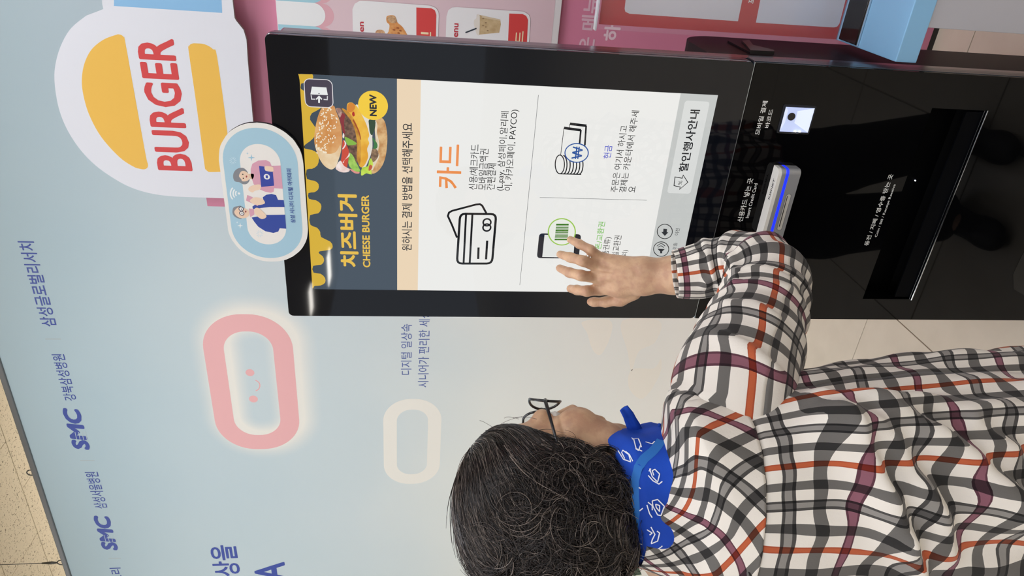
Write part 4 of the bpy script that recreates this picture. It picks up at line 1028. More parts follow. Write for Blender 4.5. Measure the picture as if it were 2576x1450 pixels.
# legs stand as the shoe reflections show them
RA = np.array([.185, -.56, .07]); LA = np.array([-.02, -.50, .07])
HR = tb_(.085, 0, .70); HL = tb_(-.085, 0, .70); KR = (HR * .5 + RA * .5) + tf * .03; KL = (HL * .5 + LA * .5) + tf * .03
for H_, K_, A__ in ((HR, KR, RA), (HL, KL, LA)):
    bd.cap(H_, K_, .078, .05, .03); bd.cap(K_, A__, .05, .034, .02)
    bd.cap(A__, A__ + np.array([.01, .11, -.035]), .032, .026, .02)
V, F = bd.mesh()
m_skin = bpy.data.materials.new('skin'); m_skin.use_nodes = True
def skin(m):
    nt = m.node_tree; b = nt.nodes['Principled BSDF']; tc = nt.nodes.new('ShaderNodeTexCoord')
    n = nt.nodes.new('ShaderNodeTexNoise'); n.inputs['Scale'].default_value = 55; n.inputs['Detail'].default_value = 4; nt.links.new(tc.outputs['Object'], n.inputs['Vector'])
    r = nt.nodes.new('ShaderNodeValToRGB'); r.color_ramp.elements[0].position = .38; r.color_ramp.elements[1].position = .62
    r.color_ramp.elements[0].color = lin('#bd9274'); r.color_ramp.elements[1].color = lin('#cfa784'); nt.links.new(n.outputs['Fac'], r.inputs[0]); nt.links.new(r.outputs[0], b.inputs['Base Color'])
    b.inputs['Roughness'].default_value = .48; b.inputs['Subsurface Weight'].default_value = .12; b.inputs['Subsurface Radius'].default_value = (.02, .008, .004); b.inputs['Subsurface Scale'].default_value = .3
    n2 = nt.nodes.new('ShaderNodeTexNoise'); n2.inputs['Scale'].default_value = 260; n2.inputs['Detail'].default_value = 3; nt.links.new(tc.outputs['Object'], n2.inputs['Vector'])
    bp = nt.nodes.new('ShaderNodeBump'); bp.inputs['Strength'].default_value = .35; bp.inputs['Distance'].default_value = .0012; nt.links.new(n2.outputs['Fac'], bp.inputs['Height']); nt.links.new(bp.outputs[0], b.inputs['Normal'])
skin(m_skin)
def np_mesh(name, V, F, m, parent, smooth=True, uv=None):
    me = bpy.data.meshes.new(name); F = np.asarray(F, np.int32)
    me.vertices.add(len(V)); me.vertices.foreach_set('co', np.asarray(V, np.float32).ravel())
    k = F.shape[1]
    me.loops.add(F.size); me.loops.foreach_set('vertex_index', F.ravel()); me.polygons.add(len(F)); me.polygons.foreach_set('loop_start', np.arange(0, F.size, k, dtype=np.int32))
    me.polygons.foreach_set('use_smooth', np.full(len(F), smooth))
    if uv is not None:
        l = me.uv_layers.new(name='uv'); l.data.foreach_set('uv', np.asarray(uv, np.float32).ravel())
    for mm in (m if isinstance(m, (list, tuple)) else [m]): me.materials.append(mm)
    me.update(calc_edges=True); me.validate()
    return link(bpy.data.objects.new(name, me), parent)
body = np_mesh('body', V, F, m_skin, person)
sm_ = body.modifiers.new('smooth', 'SMOOTH'); sm_.factor = .5; sm_.iterations = 2
# eyes
for sx in (-1, 1):
    bm = bmesh.new(); bmesh.ops.create_uvsphere(bm, u_segments=16, v_segments=10, radius=.0115)
    c = hd(sx * .032, .080, .006)
    for v in bm.verts: v.co += Vector(c)
    bm_obj('eye', bm, mat('eye_white', '#e8e2da', .15), body, True)
    bm = bmesh.new(); bmesh.ops.create_uvsphere(bm, u_segments=12, v_segments=8, radius=.0055)
    c = hd(sx * .032, .0868, .006)
    for v in bm.verts: v.co += Vector(c)
    bm_obj('iris', bm, mat('iris', '#241712', .1), body, True)
# ---- hair
hf = Field(HD - .19, HD + .19, .0034)
hf.ell(hd(0, -.030, .048), (.092, .112, .088), HM, .02); hf.ell(hd(0, -.068, -.005), (.101, .080, .082), HM, .03); hf.ell(hd(0, -.070, -.042), (.084, .062, .050), HM, .03)
hf.ell(hd(.068, -.012, -.002), (.022, .040, .048), HM, .02); hf.ell(hd(-.068, -.012, -.002), (.022, .040, .048), HM, .02)
hf.ell(hd(.070, -.030, -.050), (.018, .032, .030), HM, .02)
hf.ell(hd(0, .128, -.012), (.118, .104, .122), HM, .012, True)
hf.ell(hd(0, .04, -.12), (.060, .085, .06), HM, .01, True)
hf.ell(hd(-.090, -.085, -.080), (.042, .065, .034), HM, .015, True)
V, F = hf.mesh()
# lumpy curls over the back
nr = hf.grad(V)
loc = (V - HD) @ HM.T
cu = np.clip((-loc[:, 2] + .055 - loc[:, 1] * .5) / .09, 0, 1)
ph = np.sin(loc[:, 0] * 190 + 3 * np.sin(loc[:, 2] * 120)) * np.sin(loc[:, 1] * 170 + 2) + np.sin(loc[:, 2] * 230 + 2 * np.sin(loc[:, 0] * 150)) * .8
V = V + nr * (ph * .005 * cu)[:, None]
m_hair = mat('hair_dark', '#191412', .5, spec=.35, bump=(300, .6, .002))
hair = np_mesh('hair', V, F, m_hair, person); hair['label'] = 'short dark hair, combed over the crown and curly at the back'
# strands
NS = 15000; NP = 15
fc = V[F].mean(1); w_ = np.ones(len(fc)); pick = np.random.choice(len(fc), NS)
P = fc[pick] + np.random.randn(NS, 3) * .001
crown = hd(.012, .045, .125)
lp = (P - HD) @ HM.T
curl = np.clip((-lp[:, 2] + .062 - lp[:, 1] * .55) / .08, 0, 1)
rnd = np.random.rand(NS, 6)
path = np.zeros((NS, NP, 3)); off = .001 + rnd[:, 0] * .006 * (0.35 + curl)
slen = (.0054 - .0010 * curl) * (.75 + .6 * rnd[:, 1])
side = np.where(rnd[:, 2] > .5, 1, -1)
cur = P.copy()
for k_ in range(NP):
    n_ = hf.grad(cur); d_ = hf.sample(cur); cur = cur - n_ * (d_ - off)[:, None]
    path[:, k_] = cur
    rad_ = cur - crown; rad_ /= np.maximum(np.linalg.norm(rad_, axis=1, keepdims=True), .02)
    l_ = (cur - HD) @ HM.T
    back = -fw * .8
    dirv = rad_ * 1.0 + back * np.clip(1.1 - curl, .1, 1)[:, None] + np.array([0, 0, -1]) * (.35 + curl[:, None] * .5)
    t_ = dirv - n_ * (dirv * n_).sum(1, keepdims=True); t_ /= np.maximum(np.linalg.norm(t_, axis=1, keepdims=True), 1e-6)
    b_ = np.cross(n_, t_)
    # neighbouring strands share a curl: phase from a coarse cell of the root
    cellv = np.sin(np.floor(lp[:, 0] / .020) * 12.9 + np.floor(lp[:, 1] / .020) * 78.2 + np.floor(lp[:, 2] / .020) * 37.7) * 43758.5; cellr = cellv - np.floor(cellv)
    ang = curl * ((cellr - .5) * 5 + np.where(cellr * 7 % 1 > .5, 1, -1) * k_ * (.16 + .22 * cellr)) + (rnd[:, 3] - .5) * (.3 + .5 * curl) + .25 * np.sin(lp[:, 0] * 60 + k_ * .3) * (1 - curl)
    step = t_ * np.cos(ang)[:, None] + b_ * np.sin(ang)[:, None]
    cur = cur + step * slen[:, None]
    off = off + (curl * .0007 * np.sin(k_ * .7 + cellr * 6.28)) + (rnd[:, 4] > .97) * .0007
rad0 = .00048 + .00034 * rnd[:, 5]
T = np.gradient(path, axis=1); T /= np.maximum(np.linalg.norm(T, axis=2, keepdims=True), 1e-9)
Nn = hf.grad(path.reshape(-1, 3)).reshape(NS, NP, 3); Bn = np.cross(T, Nn)
tp = np.linspace(1, .25, NP)[None, :, None]
ringv = [path + (Nn * math.cos(a) + Bn * math.sin(a)) * rad0[:, None, None] * tp for a in (pi/2, pi/2 + 2*pi/3, pi/2 + 4*pi/3)]
SV = np.stack(ringv, 2).reshape(-1, 3)
base = (np.arange(NS)[:, None] * NP + np.arange(NP - 1)[None]).reshape(-1) * 3
SF = np.concatenate([np.stack([base + a, base + (a+1) % 3, base + 3 + (a+1) % 3, base + 3 + a], 1) for a in range(3)])
m_str = bpy.data.materials.new('hair_strands'); m_str.use_nodes = True
nt = m_str.node_tree; b = nt.nodes['Principled BSDF']; gi_ = nt.nodes.new('ShaderNodeNewGeometry'); r = nt.nodes.new('ShaderNodeValToRGB')
r.color_ramp.elements[0].color = lin('#14100e'); r.color_ramp.elements[1].color = lin('#8a7d73'); e = r.color_ramp.elements.new(.7); e.color = lin('#2b221f')  # a share of paler strands puts the hair's sheen into the colour
nt.links.new(gi_.outputs['Random Per Island'], r.inputs[0]); nt.links.new(r.outputs[0], b.inputs['Base Color']); b.inputs['Roughness'].default_value = .3; b.inputs['Specular IOR Level'].default_value = .5
st = np_mesh('hair_strands', SV, SF, m_str, hair); st['kind'] = 'stuff'
# loose wisps over the temple and the curl before the ear
V = []; F = []
rw = random.Random(5)
for i in range(46):
    a = rw.uniform(0, 1)
    p0 = hd(.060 - a * .03, .045 + rw.uniform(-.01, .01), .088 + a * .02); 
    pts = [p0 + (hd(0, 0, 0) - HD) * 0]
    tgt = hd(.083, -.010 + rw.uniform(-.02, .02), -.005 - rw.uniform(0, .03)); mid = hd(.074 + rw.uniform(0, .006), .052 + rw.uniform(-.012, .014), .045 + rw.uniform(-.02, .02))
    pts = [(1-t)**2 * p0 + 2*t*(1-t) * mid + t*t * tgt for t in np.linspace(0, 1, 9)]
    tube(V, F, pts, [.0005 * (1 - .6 * t) for t in np.linspace(0, 1, 9)], 3, False)
for i in range(40):      # curled lock in front of the ear
    q = rw.uniform(-1, 1); c0 = hd(.078 + rw.uniform(-.002, .004), .006, -.060); R0 = .020 + q * .005; pts = []
    for t in np.linspace(0, 1, 16):
        a = 2.2 - t * 5.2; rr2 = R0 * (1 - .45 * t)
        pts.append(c0 + fw * (rr2 * math.cos(a)) + upv * (rr2 * math.sin(a) + .012 * (1 - t)) + rt * (.002 * q + .004 * t))
    tube(V, F, pts, [.0006 * (1 - .5 * t) for t in np.linspace(0, 1, 16)], 3, False)
for i in range(70):      # stray hairs that stand off the outline
    d_ = np.array([rw.gauss(0, 1), rw.gauss(-.3, 1), rw.gauss(.5, 1)]); d_ /= np.linalg.norm(d_); p0 = HD + HM.T @ (d_ * np.array([.095, .115, .105])); p0 = p0 - hf.grad(p0[None])[0] * (hf.sample(p0[None])[0])
    if hf.sample(p0[None])[0] > .01: continue
    n_ = hf.grad(p0[None])[0]; s_ = np.cross(n_, [rw.gauss(0, 1), rw.gauss(0, 1), rw.gauss(0, 1)]); s_ /= max(np.linalg.norm(s_), .01)
    pts = [p0 + n_ * (.004 * math.sin(t * 2.4)) + s_ * (.035 * t) + np.array([0, 0, -.012 * t * t]) for t in np.linspace(0, 1, 8)]
    tube(V, F, pts, .00028, 3, False)
mesh('loose_wisps', V, F, m_str, hair, smooth=True)['kind'] = 'stuff'
# ---- glasses
gl = mesh('glasses', [], [], mat('glasses_black', '#15161a', .25), person)
gl['label'] = 'black framed glasses'
V = []; F = []
m_gf = mat('glasses_black', '#15161a', .25)
for sx in (-1, 1):
    pts = [hd(sx * (.034 + .030 * math.cos(t)), .108 - .016 * max(0, math.cos(t)), .020 + .0215 * math.sin(t)) for t in np.linspace(0, 2*pi, 29)]
    tube(V, F, pts, .0019, 6, False)
    tube(V, F, [hd(sx * .063, .094, .024), hd(sx * .070, .088, .025), hd(sx * .080, .05, .018), hd(sx * .085, .005, .008), hd(sx * .083, -.02, -.012)], [.0026, .0026, .002, .0018, .0016], 6)
tube(V, F, [hd(-.006, .107, .018), hd(0, .111, .020), hd(.006, .107, .018)], .0018, 6)
bpy.data.objects.remove(gl); gl = mesh('glasses', V, F, m_gf, person, smooth=True); gl['label'] = 'black framed glasses'
for sx in (-1, 1):
    pts = [hd(sx * (.034 + .029 * math.cos(t)), .108 - .016 * max(0, math.cos(t)), .020 + .0205 * math.sin(t)) for t in np.linspace(0, 2*pi, 28, endpoint=False)]
    mesh('lens', pts, [tuple(range(28))], mat('lens_glass', '#dcecea', .03, alpha=.22, spec=.8), gl)

# ---- plaid cloth
def plaid():
    m = bpy.data.materials.new('plaid_cotton'); m.use_nodes = True; nt = m.node_tree; b = nt.nodes['Principled BSDF']; N = nt.nodes.new; L = nt.links.new
    uv = N('ShaderNodeUVMap'); uv.uv_map = 'uv'; sp = N('ShaderNodeSeparateXYZ'); L(uv.outputs[0], sp.inputs[0])
    IV = (1, 1, 1); G = (.175, .175, .18); K = (.09, .09, .095); D = (.34, .34, .35); O = (.62, .15, .065); MR = (.30, .13, .19); MD = (.13, .05, .08)
    def axis(out, period, stops):
        d = N('ShaderNodeMath'); d.operation = 'DIVIDE'; L(out, d.inputs[0]); d.inputs[1].default_value = period
        f = N('ShaderNodeMath'); f.operation = 'FRACT'; L(d.outputs[0], f.inputs[0])
        r = N('ShaderNodeValToRGB'); r.color_ramp.interpolation = 'CONSTANT'; el = r.color_ramp.elements
        el[0].position = 0; el[0].color = stops[0][1] + (1,); el[1].position = stops[1][0]; el[1].color = stops[1][1] + (1,)
        for p, c in stops[2:]: e = el.new(p); e.color = c + (1,)
        L(f.outputs[0], r.inputs[0]); return r.outputs[0]
    st = lambda acc, ad: [(0, K), (.03, D), (.09, K), (.12, IV), (.245, G), (.355, IV), (.52, ad), (.535, acc), (.585, ad), (.60, IV), (.745, G), (.855, IV)]
    a = axis(sp.outputs[0], .109, st(O, (.50, .11, .05))); c = axis(sp.outputs[1], .135, st(MR, MD))
    mx = N('ShaderNodeMix'); mx.data_type = 'RGBA'; mx.blend_type = 'MULTIPLY'; mx.inputs[0].default_value = 1; L(a, mx.inputs[6]); L(c, mx.inputs[7])
    m2 = N('ShaderNodeMix'); m2.data_type = 'RGBA'; m2.blend_type = 'MULTIPLY'; m2.inputs[0].default_value = 1; L(mx.outputs[2], m2.inputs[6]); m2.inputs[7].default_value = lin('#e6dfd4')
    L(m2.outputs[2], b.inputs['Base Color']); b.inputs['Roughness'].default_value = .85; b.inputs['Specular IOR Level'].default_value = .2; b.inputs['Sheen Weight'].default_value = .1
    tc = N('ShaderNodeTexCoord'); n = N('ShaderNodeTexNoise'); n.inputs['Scale'].default_value = 420; L(tc.outputs['Object'], n.inputs['Vector'])
    n3 = N('ShaderNodeTexNoise'); n3.inputs['Scale'].default_value = 22; n3.inputs['Detail'].default_value = 3; L(tc.outputs['Object'], n3.inputs['Vector'])
    bp = N('ShaderNodeBump'); bp.inputs['Strength'].default_value = .25; bp.inputs['Distance'].default_value = .0008; L(n.outputs['Fac'], bp.inputs['Height'])
    bp2 = N('ShaderNodeBump'); bp2.inputs['Strength'].default_value = .35; bp2.inputs['Distance'].default_value = .006; L(n3.outputs['Fac'], bp2.inputs['Height']); L(bp.outputs[0], bp2.inputs['Normal'])
    L(bp2.outputs[0], b.inputs['Normal'])
    return m
m_pl = plaid()
def interp(tab, z):
    tab = sorted(tab); zs_ = [t[0] for t in tab]
    return [np.interp(z, zs_, [t[i] for t in tab]) for i in range(1, len(tab[0]))]
Bc6 = crop(1640, 560, 1.629)
def fold_disp(V, folds):
    """raise cloth along fold lines; each fold = polyline (photo px), height m, width px, one-sided"""
    q = px(V); D_ = np.zeros(len(V))
    for pts, hgt, wd, skew in folds:
        best = np.full(len(V), 1e9); sg = np.zeros(len(V)); tt = np.zeros(len(V)); P_ = np.array(pts, float); n = len(P_) - 1
        for i in range(n):
            a, b = P_[i], P_[i+1]; ba = b - a; t = np.clip(((q - a) @ ba) / (ba @ ba), 0, 1); r = q - a - t[:, None] * ba; d = np.linalg.norm(r, axis=1)
            m_ = d < best; best[m_] = d[m_]; cr_ = (ba[0] * r[:, 1] - ba[1] * r[:, 0]); sg[m_] = np.sign(cr_[m_]); tt[m_] = ((i + t) / n)[m_]
        w2 = np.where(sg > 0, wd * skew, wd)
        D_ += 1.35 * hgt * np.exp(-(best / w2) ** 2) * np.clip(np.sin(np.clip(tt, .02, .98) * pi) * 1.8, 0, 1)
    return D_
def torso(zlo, zhi, nz, name, parent, uvfn, grow=0, folds=(), top_roll=0):
    NA = 200
    zs_ = np.linspace(zlo, zhi, nz); V = []; UV = []
    for z in zs_:
        a, b_, ox, oy = interp(TAB, z)
        for k in range(NA + 1):
            t = 2 * pi * k / NA; e = .86
            cx_ = math.copysign(abs(math.cos(t)) ** e, math.cos(t)); sy_ = math.copysign(abs(math.sin(t)) ** e, math.sin(t))
            V.append(np.array([TX, TY, z]) + tr_ * (ox + (a + grow) * cx_) + tf * (oy + (b_ + grow) * sy_)); 
            UV.append((t, z))
    V = np.array(V); UV = np.array(UV)
    return V, UV, NA, nz
TAB = [(.60, .215, .150, .0, .0), (.80, .205, .148, .0, .0), (.95, .192, .140, .0, .0), (1.04, .180, .130, .0, -.002), (1.095, .168, .118, .0, -.006), (1.125, .150, .104, .0, -.008), (1.145, .126, .095, .0, -.008), (1.158, .098, .084, -.001, -.006), (1.172, .077, .074, -.002, -.002), (1.19, .066, .068, -.004, .0), (1.215, .060, .062, -.004, .004)]
SEAMZ = 1.102
def finish(name, parent, V, UV, NA, nz, folds, uvf, hem_wave=0):
    c = V.reshape(nz, NA + 1, 3)
    ctr = c[:, :NA].mean(1, keepdims=True); nrm = (c - ctr); nrm[..., 2] = 0; nrm /= np.maximum(np.linalg.norm(nrm, axis=2, keepdims=True), 1e-9); nrm = nrm.reshape(-1, 3)
    facing = np.clip((nrm @ (-R[2])) * 3 + .6, 0, 1)
    d = fold_disp(V, folds) * facing
    t = UV[:, 0]; z = UV[:, 1]
    amp = np.clip((SEAMZ - z) / .25, 0, 1)
    d += amp * (.006 * np.sin(t * 9 + z * 14 + np.sin(z * 11) * 1.5) + .004 * np.sin(t * 17 - z * 21 + 1.3))
    d += .0015 * np.sin(t * 23 + z * 60) * np.clip(amp + .3, 0, 1)
    if name == 'yoke': d *= np.clip((1.168 - z) / .03, 0, 1)
    V = V + nrm * d[:, None]
    if name == 'yoke':      # the raised right arm hitches the shoulder of the shirt up
        xl = (V - np.array([TX, TY, 0])) @ tr_
        lift = np.clip((xl - .045) / .085, 0, 1) ** 1.2 * np.clip((z - SEAMZ) / .03, 0, 1)
        V[:, 2] += .040 * lift; V += np.outer(.022 * lift, tr_)
    UVc = uvf(t, z, V)
    # grain follows the cloth: shift the print a little where it is pushed out
    UVc = UVc + np.stack([d * .9, d * .7], 1)
    i = np.arange(nz - 1)[:, None] * (NA + 1) + np.arange(NA)[None]; i = i.reshape(-1)
    F = np.stack([i, i + 1, i + NA + 2, i + NA + 1], 1)
    o = np_mesh(name, V, F, m_pl, parent, uv=UVc[F.reshape(-1)])
    so = o.modifiers.new('thick', 'SOLIDIFY'); so.thickness = .0014; so.offset = -1
    return o, V
folds_body = [
 (Bc6((600, 745), (760, 850), (880, 1010), (960, 1170), (1070, 1400)), .016, 26, 2.2),
 (Bc6((640, 740), (800, 830), (960, 930), (1060, 1040), (1180, 1260), (1250, 1440)), .014, 26, 2.0),
 (Bc6((700, 745), (960, 800), (1150, 890), (1320, 1010), (1480, 1140), (1560, 1250)), .018, 30, 2.0),
 (Bc6((600, 700), (760, 735), (960, 740), (1200, 720)), .010, 14, 1.6),
 (Bc6((240, 1390), (330, 1425), (420, 1448)), .006, 12, 2),
 (Bc6((1000, 1250), (1080, 1400), (1120, 1480)), .010, 18, 2),
 (Bc6((1250, 800), (1400, 900), (1540, 960)), .010, 24, 2.0)]
per = .178 * 2 * pi * .92
V, UV, NA, nz = torso(.60, SEAMZ + .012, 150, 'shirt', person, None)
# seam line climbs a little toward the raised right shoulder
shirt, Vs = finish('shirt', person, V, UV, NA, nz, folds_body, lambda t, z, V: np.stack([((t - pi/2) % (2*pi) - pi) * .175 + .030, (z - SEAMZ) * 1.0 + .035], 1))
shirt['label'] = 'loose ivory, grey, black and orange plaid cotton shirt'
folds_yoke = [(crop(1100, 960, 2.9586)((1840, 850), (1880, 930), (1960, 1030), (2040, 1090)), .007, 12, 2), (crop(1100, 960, 2.9586)((1700, 600), (1780, 800), (1830, 900)), .004, 10, 2)]
V, UV, NA, nz = torso(SEAMZ, 1.215, 60, 'yoke', shirt, None, grow=.0035)
def uv45(t, z, V):
    s_ = ((t - pi/2) % (2*pi) - pi) * .150; zz = (z - SEAMZ) * 1.55
    return np.stack([(s_ + zz) * .7071 + .02, (zz - s_) * .7071 + .06], 1)
yoke, Vy = finish('yoke', shirt, V, UV, NA, nz, folds_yoke, uv45)
# sleeves as tubes with creases
def sleeve(name, pts, rads, uvo, folds, nA=96, nL=150, wr=()):
    P_ = smooth_pts([tuple(p) for p in pts], 12, False); P_ = np.array(P_); rr_ = np.array(smooth_pts([(r,) for r in rads], 12, False))[:, 0] if not hasattr(rads[0], '__len__') else np.array(smooth_pts(rads, 12, False))
    s = np.r_[0, np.cumsum(np.linalg.norm(np.diff(P_, axis=0), axis=1))]; S = np.linspace(0, s[-1], nL)
    P2 = np.stack([np.interp(S, s, P_[:, k]) for k in range(3)], 1); RR = np.stack([np.interp(S, s, rr_[:, k]) for k in range(rr_.shape[1])], 1)
    for _ in range(6): P2[1:-1] = (P2[:-2] + P2[2:]) * .25 + P2[1:-1] * .5
    T = np.gradient(P2, axis=0); T /= np.linalg.norm(T, axis=1, keepdims=True)
    a = np.cross(T[0], [0, 0, 1.]); a /= np.linalg.norm(a); V = []; NR = []
    for i in range(nL):
        a = a - T[i] * (a @ T[i]); a /= np.linalg.norm(a); b = np.cross(T[i], a)
        for k in range(nA + 1):
            t = 2*pi*k/nA; dr = a * math.cos(t) + b * math.sin(t); wv = 0
            for (s0, am, wd, ph, ln) in wr: wv += am * math.exp(-((S[i] - s0 - ln * math.sin(t + ph)) / wd) ** 2)
            r1, r2 = RR[i][0], RR[i][-1]
            V.append(P2[i] + a * math.cos(t) * (r1 + wv) + b * math.sin(t) * (r2 + wv)); NR.append(dr)
    V = np.array(V); NR = np.array(NR)
    fc_ = np.clip((NR @ (-R[2])) * 3 + .6, 0, 1); d = fold_disp(V, folds) * fc_; V = V + NR * d[:, None]
    k = np.tile(np.arange(nA + 1), nL) * 2*pi/nA; sS = np.repeat(S, nA + 1)
    UVc = np.stack([k * .068 + uvo[0] + d * .8, sS + uvo[1] + d], 1)
    i = (np.arange(nL - 1)[:, None] * (nA + 1) + np.arange(nA)[None]).reshape(-1); F = np.stack([i, i + nA + 1, i + nA + 2, i + 1], 1)
    o = np_mesh(name, V, F, m_pl, shirt, uv=UVc[F.reshape(-1)])
    so = o.modifiers.new('thick', 'SOLIDIFY'); so.thickness = .0014; so.offset = -1
    return o
SP = [at(1835, 1085, .94), at(1838, 1020, .935), at(1850, 950, .955), at(1885, 860, 1.0), at(1915, 775, 1.055), at(1925, 700, 1.10), at(1885, 664, 1.145), at(1820, 668, 1.175), at(1755, 683, 1.19), at(1698, 690, 1.195)]
SR = [(.082, .070), (.086, .076), (.084, .078), (.073, .070), (.062, .060), (.058, .056), (.050, .052), (.046, .046), (.045, .045), (.039, .036)]
folds_sl = [(Bc6((215, 455), (300, 470), (400, 520), (480, 590), (560, 660)), .006, 12, 2), (Bc6((275, 330), (330, 345), (420, 345), (470, 380), (560, 440)), .007, 12, 2),
            (Bc6((330, 235), (400, 200), (480, 205), (560, 250), (600, 300)), .006, 12, 2), (Bc6((40, 690), (100, 680), (200, 720), (320, 740)), .005, 10, 2),
            (Bc6((290, 100), (340, 160), (360, 230), (320, 290)), .006, 9, 2), (Bc6((150, 120), (230, 150), (250, 220), (200, 280)), .005, 9, 1.5)]
sleeve('sleeve', SP, SR, (.085, .02), folds_sl, wr=[(.20, .006, .012, 0, .015), (.245, .007, .010, 1.2, .012), (.285, .007, .010, 2.2, .012), (.325, .007, .011, .6, .012), (.37, .006, .009, 3.0, .01), (.41, .005, .008, 1.0, .008), (.14, .004, .016, 2, .02)])
sleeve('sleeve', [tb_(-.14, -.01, 1.10), tb_(-.185, -.01, 1.05), tb_(-.225, -.02, .96), tb_(-.238, -.03, .88), tb_(-.24, 0, .79), tb_(-.238, .04, .70)], [(.075, .07), (.078, .07), (.068, .064), (.060, .058), (.055, .053), (.045, .043)], (0, 0), [], wr=[(.2, .006, .012, 0, .015), (.25, .006, .012, 1, .01)])
# ---- neckerchief
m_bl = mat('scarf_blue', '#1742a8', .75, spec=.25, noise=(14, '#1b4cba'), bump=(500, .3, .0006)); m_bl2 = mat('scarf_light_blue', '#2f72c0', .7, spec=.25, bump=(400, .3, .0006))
NC = (NK + hd(0, -.03, -.115)) / 2
NCx = at(1610, 1248, .955)
def scarf_ring(name, rows, m, parent, wav=.002, nA=120, ph=0):
    """rows: (dz along neck axis, radius lateral, radius depth, shift forward)"""
    nn = len(rows) * 8; tab = [(i / (len(rows) - 1),) + r for i, r in enumerate(rows)]; V = []
    ax = np.array([0, 0, 1.0])
    for i in range(nn):
        u = i / (nn - 1); dz, ra, rb, sh, tl = interp(tab, u)
        for k in range(nA):
            t = 2*pi*k/nA; w2 = wav * (math.sin(t * 5 + u * 5 + ph) + .6 * math.sin(t * 9 - u * 7 + ph))
            V.append(NCx + tr_ * ((ra + w2) * math.cos(t)) + tf * (sh + (rb + w2) * math.sin(t)) + ax * (dz + tl * math.cos(t - .2) + .003 * math.sin(3 * t + ph + u)))
    V = np.array(V); i = (np.arange(nn - 1)[:, None] * nA + np.arange(nA)[None]).reshape(-1); j = (np.arange(nn - 1)[:, None] * nA + (np.arange(nA)[None] + 1) % nA).reshape(-1)
    F = np.stack([i, j, j + nA, i + nA], 1)
    o = np_mesh(name, V, F, m, parent); so = o.modifiers.new('thick', 'SOLIDIFY'); so.thickness = .0012; so.offset = 0
    return o, V, F
sc_, ScV, ScF = scarf_ring('neckerchief', [(.030, .058, .060, .01, .012), (.036, .076, .078, .008, .012), (.018, .088, .088, .0, .010), (-.006, .092, .092, -.004, .006), (-.026, .098, .095, -.006, .003), (-.036, .096, .093, -.005, .002)], m_bl, person, .0028)
sc_['label'] = 'royal blue neckerchief with white line marks'
# corner of the cloth that stands off to the right
def strip(name, cl, wd, m, parent, d):
    P0 = [at(x, y, dd) for (x, y, dd) in cl]; V = []; n = len(P0)
    for i, p in enumerate(P0):
        t = P0[min(i+1, n-1)] - P0[max(i-1, 0)]; t /= np.linalg.norm(t); b = np.cross(t, R[2]); b /= np.linalg.norm(b)
        for s_ in (-1, -.33, .33, 1): V.append(p + b * (wd[i] * s_) + R[2] * (.003 * math.cos(s_ * 2.4 + i)))
    F = [(i*4+k, i*4+k+1, i*4+k+5, i*4+k+4) for i in range(n-1) for k in range(3)]
    o = mesh(name, V, F, m, parent, smooth=True); so = o.modifiers.new('thick', 'SOLIDIFY'); so.thickness = .0025; return o
strip('cloth_corner', [(1568, 1026, .95), (1580, 1044, .955), (1592, 1070, .96), (1604, 1100, .965), (1615, 1125, .97)], [.0062, .0075, .0085, .0095, .011], m_bl, sc_, 0)
strip('cloth_corner', [(1660, 1066, .95), (1655, 1085, .95), (1646, 1108, .95), (1640, 1130, .95)], [.001, .004, .009, .012], m_bl, sc_, 0)
# white line marks printed on the cloth
from mathutils.bvhtree import BVHTree
bv = BVHTree.FromPolygons([tuple(v) for v in ScV], [tuple(int(x) for x in f) for f in ScF])
Fcc = crop(1100, 960, 2.9586); V = []; F = []
def mark(pts, w_=.0007, lift=.0016):
    P_ = []
    pts = Fcc(*pts); dens = []
    for a, b in zip(pts[:-1], pts[1:]):
        for k in range(6): dens.append((a[0] + (b[0] - a[0]) * k / 6, a[1] + (b[1] - a[1]) * k / 6))
    dens.append(pts[-1])
    for q in dens:
        d = Vector(ray(*q)).normalized(); h = bv.ray_cast(Vector(CAM), d)
        if h[0] is None: continue
        P_.append((h[0] - d * lift, h[1], d))
    if len(P_) < 2: return
    base = len(V)
    for i, (p, n_, d) in enumerate(P_):
        t = (P_[min(i+1, len(P_)-1)][0] - P_[max(i-1, 0)][0])
        if t.length < 1e-7: t = Vector((1, 0, 0))
        b = t.normalized().cross(n_).normalized() * w_; V.append(tuple(p + b)); V.append(tuple(p - b))
    for i in range(len(P_) - 1): F.append((base + 2*i, base + 2*i + 1, base + 2*i + 3, base + 2*i + 2))
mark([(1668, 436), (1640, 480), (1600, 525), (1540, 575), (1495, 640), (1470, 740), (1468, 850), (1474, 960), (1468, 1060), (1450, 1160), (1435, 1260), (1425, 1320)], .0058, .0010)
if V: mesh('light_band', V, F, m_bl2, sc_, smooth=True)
V = []; F = []
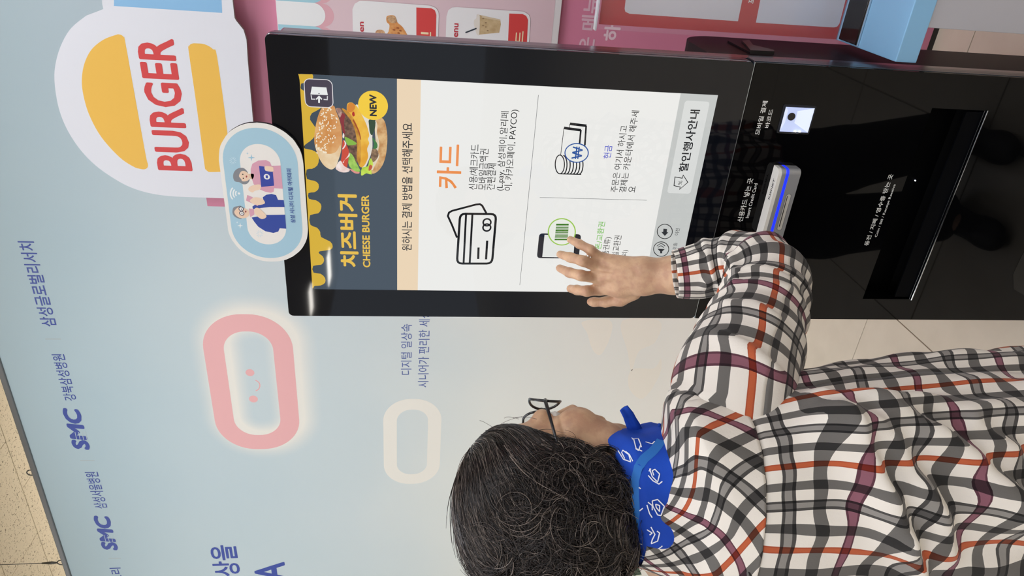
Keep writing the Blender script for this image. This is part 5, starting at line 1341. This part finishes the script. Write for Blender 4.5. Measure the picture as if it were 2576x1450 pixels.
for L_ in [[(1345, 515), (1385, 580), (1440, 600), (1425, 545), (1380, 512), (1372, 530), (1395, 575)], [(1400, 520), (1430, 545), (1455, 595)], [(1432, 410), (1462, 430), (1480, 500), (1525, 520)], [(1450, 430), (1495, 425), (1515, 470), (1498, 515), (1475, 500)],
           [(1500, 430), (1520, 490)], [(1550, 450), (1600, 465), (1618, 445)], [(1570, 700), (1605, 740), (1650, 765), (1675, 745)], [(1580, 650), (1600, 710), (1640, 750), (1655, 690), (1620, 655), (1600, 665), (1612, 700)],
           [(1575, 670), (1590, 650)], [(1560, 920), (1580, 985), (1600, 1015)], [(1568, 900), (1600, 925), (1600, 960)], [(1600, 890), (1640, 880), (1690, 930), (1665, 1000), (1640, 995), (1605, 930), (1600, 890)],
           [(1625, 915), (1655, 925), (1655, 970), (1630, 940), (1625, 915)], [(1560, 1105), (1600, 1130), (1580, 1145)], [(1590, 1085), (1620, 1140), (1600, 1180), (1592, 1210), (1640, 1190), (1655, 1130), (1635, 1115)],
           [(1470, 1215), (1500, 1230), (1520, 1255)], [(1490, 1205), (1525, 1215)], [(1605, 1255), (1630, 1285), (1660, 1270)], [(1625, 1260), (1665, 1235), (1675, 1225)], [(1450, 1280), (1475, 1300), (1540, 1330), (1550, 1310), (1500, 1290)],
           [(1500, 790), (1515, 800)], [(1505, 965), (1530, 945)]]:
    mark(L_)
if V: mesh('white_marks', V, F, ink('#e8edf5'), sc_)['kind'] = 'stuff'
# ---- trousers and shoes (below the frame; they show in the kiosk glass)
tf_ = Field((-.33, -.78, .05), (.36, -.25, .80), .008)
for H_, K_, A__ in ((HR, KR, RA), (HL, KL, LA)):
    tf_.cap(H_, K_, .105, .085, .03); tf_.cap(K_, A__ + np.array([0, .01, -.012]), .085, .072, .02)
tf_.ell(tb_(0, 0, .70), (.17, .125, .10), np.stack([tr_, tf, [0, 0, 1]]), .04)
V, F = tf_.mesh(); np_mesh('trousers', V, F, mat('trousers_dark', '#17181c', .8), person)
for nm, A__, dv in (('shoe', RA, (.012, .13)), ('shoe', LA, (.01, .14))):
    sf = Field((A__[0] - .09, A__[1] - .13, -.004), (A__[0] + .11, A__[1] + .26, .13), .006)
    c = np.array([A__[0], A__[1], 0]); u = np.array([dv[0], dv[1], 0])
    sf.ell(c + np.array([0, 0, .045]), (.040, .055, .045), k=.02); sf.cap(c + u * .2 + [0, 0, .035], c + u * .95 + [0, 0, .032], .038, .034, .02); sf.ell(c + u * 1.1 + [0, 0, .026], (.042, .055, .026), k=.02)
    V, F = sf.mesh(); V[:, 2] = np.maximum(V[:, 2], .001); np_mesh(nm, V, F, mat('shoe_black', '#101012', .5), person)
